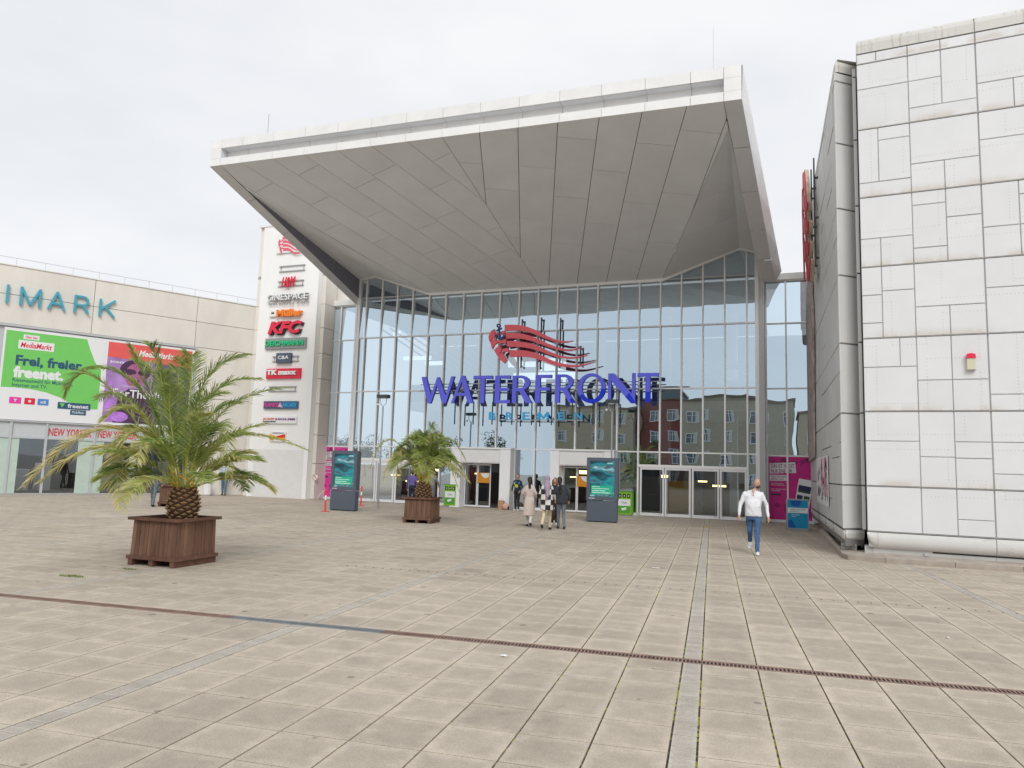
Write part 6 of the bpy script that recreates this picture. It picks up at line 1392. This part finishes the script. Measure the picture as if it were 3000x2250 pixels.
checkm = check_mat(); eyem = mat('eye_dark', (.02, .015, .012), .3)

# man walking towards the camera
P = figure(None, stride=.22, lift=.20, armL=((-.295, -.05, 1.14), (-.325, .04, .90)), armR=((.29, .03, 1.14), (.315, .14, .92)), head_turn=(-.45, 0), belly=.055, wide=1.14)
hx = -.45; nx, ny = math.sin(hx*1.4), math.cos(hx*1.4)
P += [('e', (hx*.2+nx*.035, .015+ny*.05, 1.575), (.058, .058, .046), 'beard'), ('l', [(.80, 0, 0, .170, .125), (.88, 0, .005, .182, .14), (.92, 0, .005, .18, .14)], 'legs'), ('l', [(.885, 0, .015, .190, .158), (.95, 0, .02, .188, .160), (1.05, 0, .025, .170, .155), (1.14, 0, .03, .165, .155), (1.26, 0, .01, .18, .14)], 'top')]
for s in (-1, 1): P.append(('e', (hx*.2+nx*.085+s*.033*ny, .015+ny*.082-s*.033*nx, 1.66), (.013, .010, .008), 'eye'))
P += [('e', (hx*.2-.0, -.045, 1.665), (.072, .06, .07), 'hair'), ('c', (0, .085, 1.47), .030, (0, .125, 1.36), .012, 'skin'), ('c', (-.045, .07, 1.475), .018, (-.02, .125, 1.37), .012, 'top'), ('c', (.045, .07, 1.475), .018, (.02, .125, 1.37), .012, 'top'), ('c', (-.27, .04, 1.42-.5), .0, (-.27, .04, .9), .0, 'top')][:-1]
person('bald bearded man in a white shirt and blue jeans walking alone at the right', ground(2208, 1624), PI-.05, 1.80, P, dict(top=shirt_w, legs=jeans, skin=M_skin, shoe=shoe_w, beard=M_beard, eye=eyem, hair=M_hair), voxel=.0095)
# woman in long coat, from behind
P = figure(None, fem=True, stride=.14, lift=.07, armL=((-.235, -.03, 1.17), (-.22, .10, 1.02)), armR=((.235, -.03, 1.17), (.22, .10, 1.02)))
P += [('l', [(.40, 0, -.01, .235, .17), (.60, 0, -.01, .215, .16), (.85, 0, 0, .185, .145), (1.03, 0, 0, .150, .118), (1.08, 0, 0, .142, .112), (1.14, 0, 0, .150, .118), (1.28, 0, 0, .172, .122), (1.40, 0, 0, .170, .10)], 'top')]
person('woman in a long beige belted coat and white trousers seen from behind', ground(1549, 1543), .12, 1.60, P, dict(top=coatm, legs=whitep, skin=M_skin2, shoe=shoe_b), extra=[('hair', [(*p_[:-1], 'hair') for p_ in hair_cap(long_=.22)])]) if False else person('woman in a long beige belted coat and white trousers seen from behind', ground(1549, 1543), .12, 1.60, P+hair_cap(long_=.22), dict(top=coatm, legs=whitep, skin=M_skin2, shoe=shoe_b, hair=M_hair))
# woman with headscarf and checked knit
P = figure(None, fem=True, stride=-.24, lift=.12, armL=((-.24, -.02, 1.17), (-.22, .10, .98)), armR=((.245, .02, 1.17), (.25, .12, 1.0)))
P += [('l', [(.66, 0, -.01, .215, .165), (.80, 0, -.01, .215, .165), (1.0, 0, 0, .20, .155), (1.25, 0, 0, .195, .14), (1.38, 0, 0, .18, .11), (1.45, 0, 0, .10, .08)], 'top')]
SC = [('e', (0, .0, 1.665), (.098, .112, .118), 'scarf'), ('c', (0, -.03, 1.60), .085, (.02, -.08, 1.40), .115, 'scarf'), ('c', (.02, -.10, 1.42), .085, (.05, -.17, 1.12), .060, 'scarf'), ('c', (.05, -.17, 1.12), .055, (.02, -.18, 1.0), .03, 'scarf')]
person('woman in a lavender headscarf and black and white checked knit seen from behind', ground(1600, 1553), .05, 1.66, P, dict(top=checkm, legs=cream, skin=M_skin2, shoe=shoe_b, scarf=lavender), extra=[('headscarf', SC)])
# woman in dark jacket
P = figure(None, fem=True, stride=.12, lift=.02, armL=((-.245, .0, 1.17), (-.17, .14, 1.06)), armR=((.25, -.03, 1.16), (.26, .06, .98)), head_turn=(-.55, 0))
P += [('l', [(.86, 0, 0, .185, .14), (.98, 0, 0, .185, .145), (1.2, 0, 0, .18, .135), (1.37, 0, 0, .18, .115)], 'top')]
person('woman in a dark denim jacket and grey jeans with long dark hair', ground(1643, 1550), .35, 1.63, P+hair_cap(long_=.40, hx=-.4), dict(top=darkj, legs=greyj, skin=M_skin2, shoe=shoe_b, hair=M_hair))
# girl between them, facing the camera
P = figure(None, fem=True, armL=((-.23, .02, 1.17), (-.16, .15, 1.10)), armR=((.23, .02, 1.17), (.16, .15, 1.05)))
P += [('e', (-.035, .10, 1.655), (.012, .008, .008), 'eye'), ('e', (.035, .10, 1.655), (.012, .008, .008), 'eye'), ('c', (-.075, -.01, 1.66), .035, (-.09, .03, 1.33), .035, 'hair'), ('c', (.075, -.01, 1.66), .035, (.09, .03, 1.33), .035, 'hair')]
g4 = ground(1623, 1538); person('dark haired young woman in black facing the camera beside the headscarf', g4, PI+.1, 1.58, P+hair_cap(long_=.25), dict(top=blackt, legs=blackt, skin=M_skin2, shoe=shoe_w, hair=M_hair, eye=eyem))
hb = ground(1622, 1546); o = thing('handbag', 'dark brown handbag hanging between the headscarf woman and the denim jacket woman', 'bag', hb+Vector((0, 0, .2)))
b = MB(); b.ball(hb+Vector((0, 0, .42)), .15, 10, 8, (.6, .35, 1.25)); b.build('pouch', mat('brown_leather', (.06, .03, .035), .5), o, smooth=True); b = MB(); b.tube([hb+Vector((-.03, 0, .58)), hb+Vector((-.01, 0, .95)), hb+Vector((.03, 0, .58))], .008, 4); b.build('strap', MATS['brown_leather'], o)
# youth with bright printed vest
P = figure(None, armL=((-.26, .02, 1.15), (-.20, .12, .98)), armR=((.26, .0, 1.14), (.24, .10, .95)))
vb = mat('print_yellow', (.55, .62, .03), .7); blu = mat('print_blue', (.03, .22, .55), .7)
P += [('e', (0, .112, 1.18), (.07, .012, .075), 'prt'), ('e', (.12, .095, 1.28), (.035, .02, .06), 'prt'), ('e', (-.12, .09, 1.32), (.04, .02, .06), 'prb'), ('e', (.05, .105, 1.36), (.03, .015, .03), 'prb'), ('e', (-.04, .10, 1.655), (.012, .008, .008), 'eye'), ('e', (.035, .10, 1.655), (.012, .008, .008), 'eye')]
person('young man in a dark top with a round yellow print standing against the portal', ground(1514, 1497), PI-.2, 1.62, P+hair_cap(), dict(top=navyt, legs=blackt, skin=M_skin, shoe=shoe_w, hair=MATS['brown_leather'], prt=vb, prb=blu, eye=eyem))
P = figure(None, armL=((-.26, .0, 1.14), (-.22, .12, .95)), armR=((.28, -.05, 1.13), (.34, .02, .92)), head_turn=(.3, 0))
person('man in a grey T-shirt standing behind the middle planter beside the green bin', ground(1262, 1489), .4, 1.74, P+hair_cap(hx=.3), dict(top=greyt, legs=greyj, skin=M_skin, shoe=shoe_b, hair=M_hair))
person('person in a violet shirt behind the middle planter left of the palm trunk', ground(1205, 1486), .0, 1.66, figure(None)+hair_cap(), dict(top=purplet, legs=navyt, skin=M_skin2, shoe=shoe_b, hair=M_hair))
wp2 = PR.at(648, 1420)[0]
person('man in a pale blue shirt by the beige wall, hand at his face', PR.p(wp2, .45, 0), PI+.5, 1.72, figure(None, stride=.1, armL=((-.25, .12, 1.22), (-.10, .15, 1.52)), armR=((.26, .0, 1.14), (.22, .10, .95)))+hair_cap(), dict(top=shirtb, legs=denimc, skin=M_skin, shoe=shoe_b, hair=M_hair))
person('person in dark jacket and grey trousers beside the farthest planter', ground(446, 1484), .4, 1.72, figure(None, stride=.22)+hair_cap(), dict(top=navyt, legs=greyj, skin=M_skin, shoe=shoe_b, hair=M_hair))
sdw = F.at(1452, 1420)[0]
person('dim figure in dark clothes inside the left portal doorway', F.p(sdw, -1.4, 0.005), .2, 1.72, figure(None)+hair_cap(), dict(top=navyt, legs=denimc, skin=M_skin2, shoe=shoe_b, hair=M_hair))

# ------------------------------------------------------------------ what stands behind the camera and shows in the glass
def house(s0, s1, t, zt, wallm, label, floors, pitch=1.9, dz=2.75, dep=12, roof=True):
    o = thing('apartment_house', label, 'house', F.p((s0+s1)/2, t, 0)); G = Frame(F.p(0, t, 0), F.ang+PI)    # faces the mall
    # G.s = -F.s
    a, b_ = -s1, -s0; bx('wall', G, a, b_, -dep, 0, 0, zt, wallm, o)
    bx('cornice', G, a-.25, b_+.25, -dep, .3, zt, zt+.28, mat('cornice_brown', (.16, .12, .09), .7), o)
    wf = mat('house_window_frame', (.70, .70, .68), .6); wg = mat('house_window_glass', (.10, .13, .15), .15, spec=.8); cur = mat('curtain', (.5, .5, .48), .9)
    n = max(1, int((b_-a)/pitch/1.6))
    for f in range(floors):
        for i in range(n):
            c = a+(i+.5)*(b_-a)/n; z0 = .9+f*dz
            if z0+1.6 > zt: continue
            d = MB(); w_, h_ = 1.5, 1.55; d.box(G, c-w_/2, c-w_/2+.09, .0, .07, z0, z0+h_); d.box(G, c+w_/2-.09, c+w_/2, .0, .07, z0, z0+h_); d.box(G, c-.04, c+.04, 0, .07, z0+.09, z0+h_-.09); d.box(G, c-w_/2+.09, c+w_/2-.09, 0, .07, z0, z0+.09); d.box(G, c-w_/2+.09, c+w_/2-.09, 0, .07, z0+h_-.09, z0+h_); d.box(G, c-w_/2+.09, c+w_/2-.09, 0, .06, z0+h_*.62, z0+h_*.62+.06)
            q = d.build('window', wf, o); bx('pane', G, c-w_/2+.09, c+w_/2-.09, .005, .02, z0+.09, z0+h_-.09, wg, q); bx('curtain', G, c-w_/2+.12, c-w_/2+.45, .021, .025, z0+.1, z0+h_-.1, cur, q)
    return o
ochre = mat('ochre_render', (.42, .355, .25), .85, noise=.1); maroon = mat('maroon_render', (.21, .07, .06), .85, noise=.1); olive = mat('olive_render', (.37, .33, .25), .85, noise=.1); glassy = mat('attic_glass', (.16, .20, .22), .8, spec=.1)
house(-20.5, -8.4, 68, 11.4, ochre, 'ochre apartment house with white windows far behind the camera, next to the lowest roofs', 4)
house(-8.3, -1.9, 69, 12.0, maroon, 'maroon apartment house between two ochre houses behind the camera', 4)
house(-7.2, -2.6, 72, 14.4, glassy, 'glazed attic storey rising above the maroon house', 1)
house(-1.8, 12.5, 67.4, 12.2, olive, 'olive apartment house with a brown cornice behind the camera', 4)
house(13, 30, 66, 10.2, ochre, 'long ochre house farthest along the street behind the camera', 3)
leafd = mat('tree_leaf', (.05, .085, .03), .8, noise=.4, nscale=1.5); tb = mat('tree_bark', (.08, .06, .045), .9)
def btree(c, h, r, seed, label):
    o = thing('tree', label, 'tree', c, group='trees behind the square'); rg = random.Random(seed); b = MB(); b.tube([c, c+Vector((.1, 0, h*.45)), c+Vector((0, .1, h*.75))], [.18, .13, .05], 7)
    for i in range(6): a = i*1.05; b.tube([c+Vector((0, 0, h*(.35+.05*i))), c+Vector((math.cos(a)*r*.6, math.sin(a)*r*.6, h*(.55+.05*i)))], [.06, .02], 4)
    b.build('trunk', tb, o); v = []; f = []
    cl = [(Vector((rg.gauss(0, .45)*r, rg.gauss(0, .45)*r, h*.66+rg.gauss(0, .16)*h)), rg.uniform(.25, .5)*r) for _ in range(26)]
    for _ in range(3200):
        cc, cr__ = rg.choice(cl); d = Vector((rg.gauss(0, 1), rg.gauss(0, 1), rg.gauss(0, 1))).normalized()*cr__*rg.uniform(.6, 1); p = cc+d; a = Vector((rg.gauss(0, 1), rg.gauss(0, 1), rg.gauss(0, 1))).normalized()*.10; b2 = a.cross(Vector((rg.gauss(0, 1), rg.gauss(0, 1), rg.gauss(0, 1)))).normalized()*.08
        n = len(v); v += [tuple(p-a-b2*.3), tuple(p+b2), tuple(p+a), tuple(p-b2)]; f.append((n, n+1, n+2, n+3))
    me = bpy.data.meshes.new('crown'); me.from_pydata(v, [], f); me.materials.append(leafd); cw = add('crown', me, o); return o
for i, (s, t, h, r) in enumerate(((-60, 62, 7, 3.2), (-53, 64, 6.2, 3), (-46, 60, 5.6, 2.8), (-39, 62, 6, 3), (-33, 58, 5.2, 2.6), (-27, 60, 5.5, 2.7), (-22, 52, 4.8, 2.2), (-12, 56, 4.5, 2.0), (-4, 50, 4.2, 2.0), (-70, 60, 7, 3.4))):
    btree(F.p(s, t, 0), h, r, i, ('tallest', 'broad', 'second', 'third', 'fourth', 'fifth', 'sixth', 'small', 'smallest', 'last')[i]+' leafy tree '+('at the far end of the row', 'next to the tallest one', 'in the middle of the row', 'with a loose crown in the row', 'nearer the houses', 'just before the houses', 'beside the first ochre house', 'in front of the ochre house', 'in front of the maroon house', 'beyond the tallest one')[i]+' behind the camera')
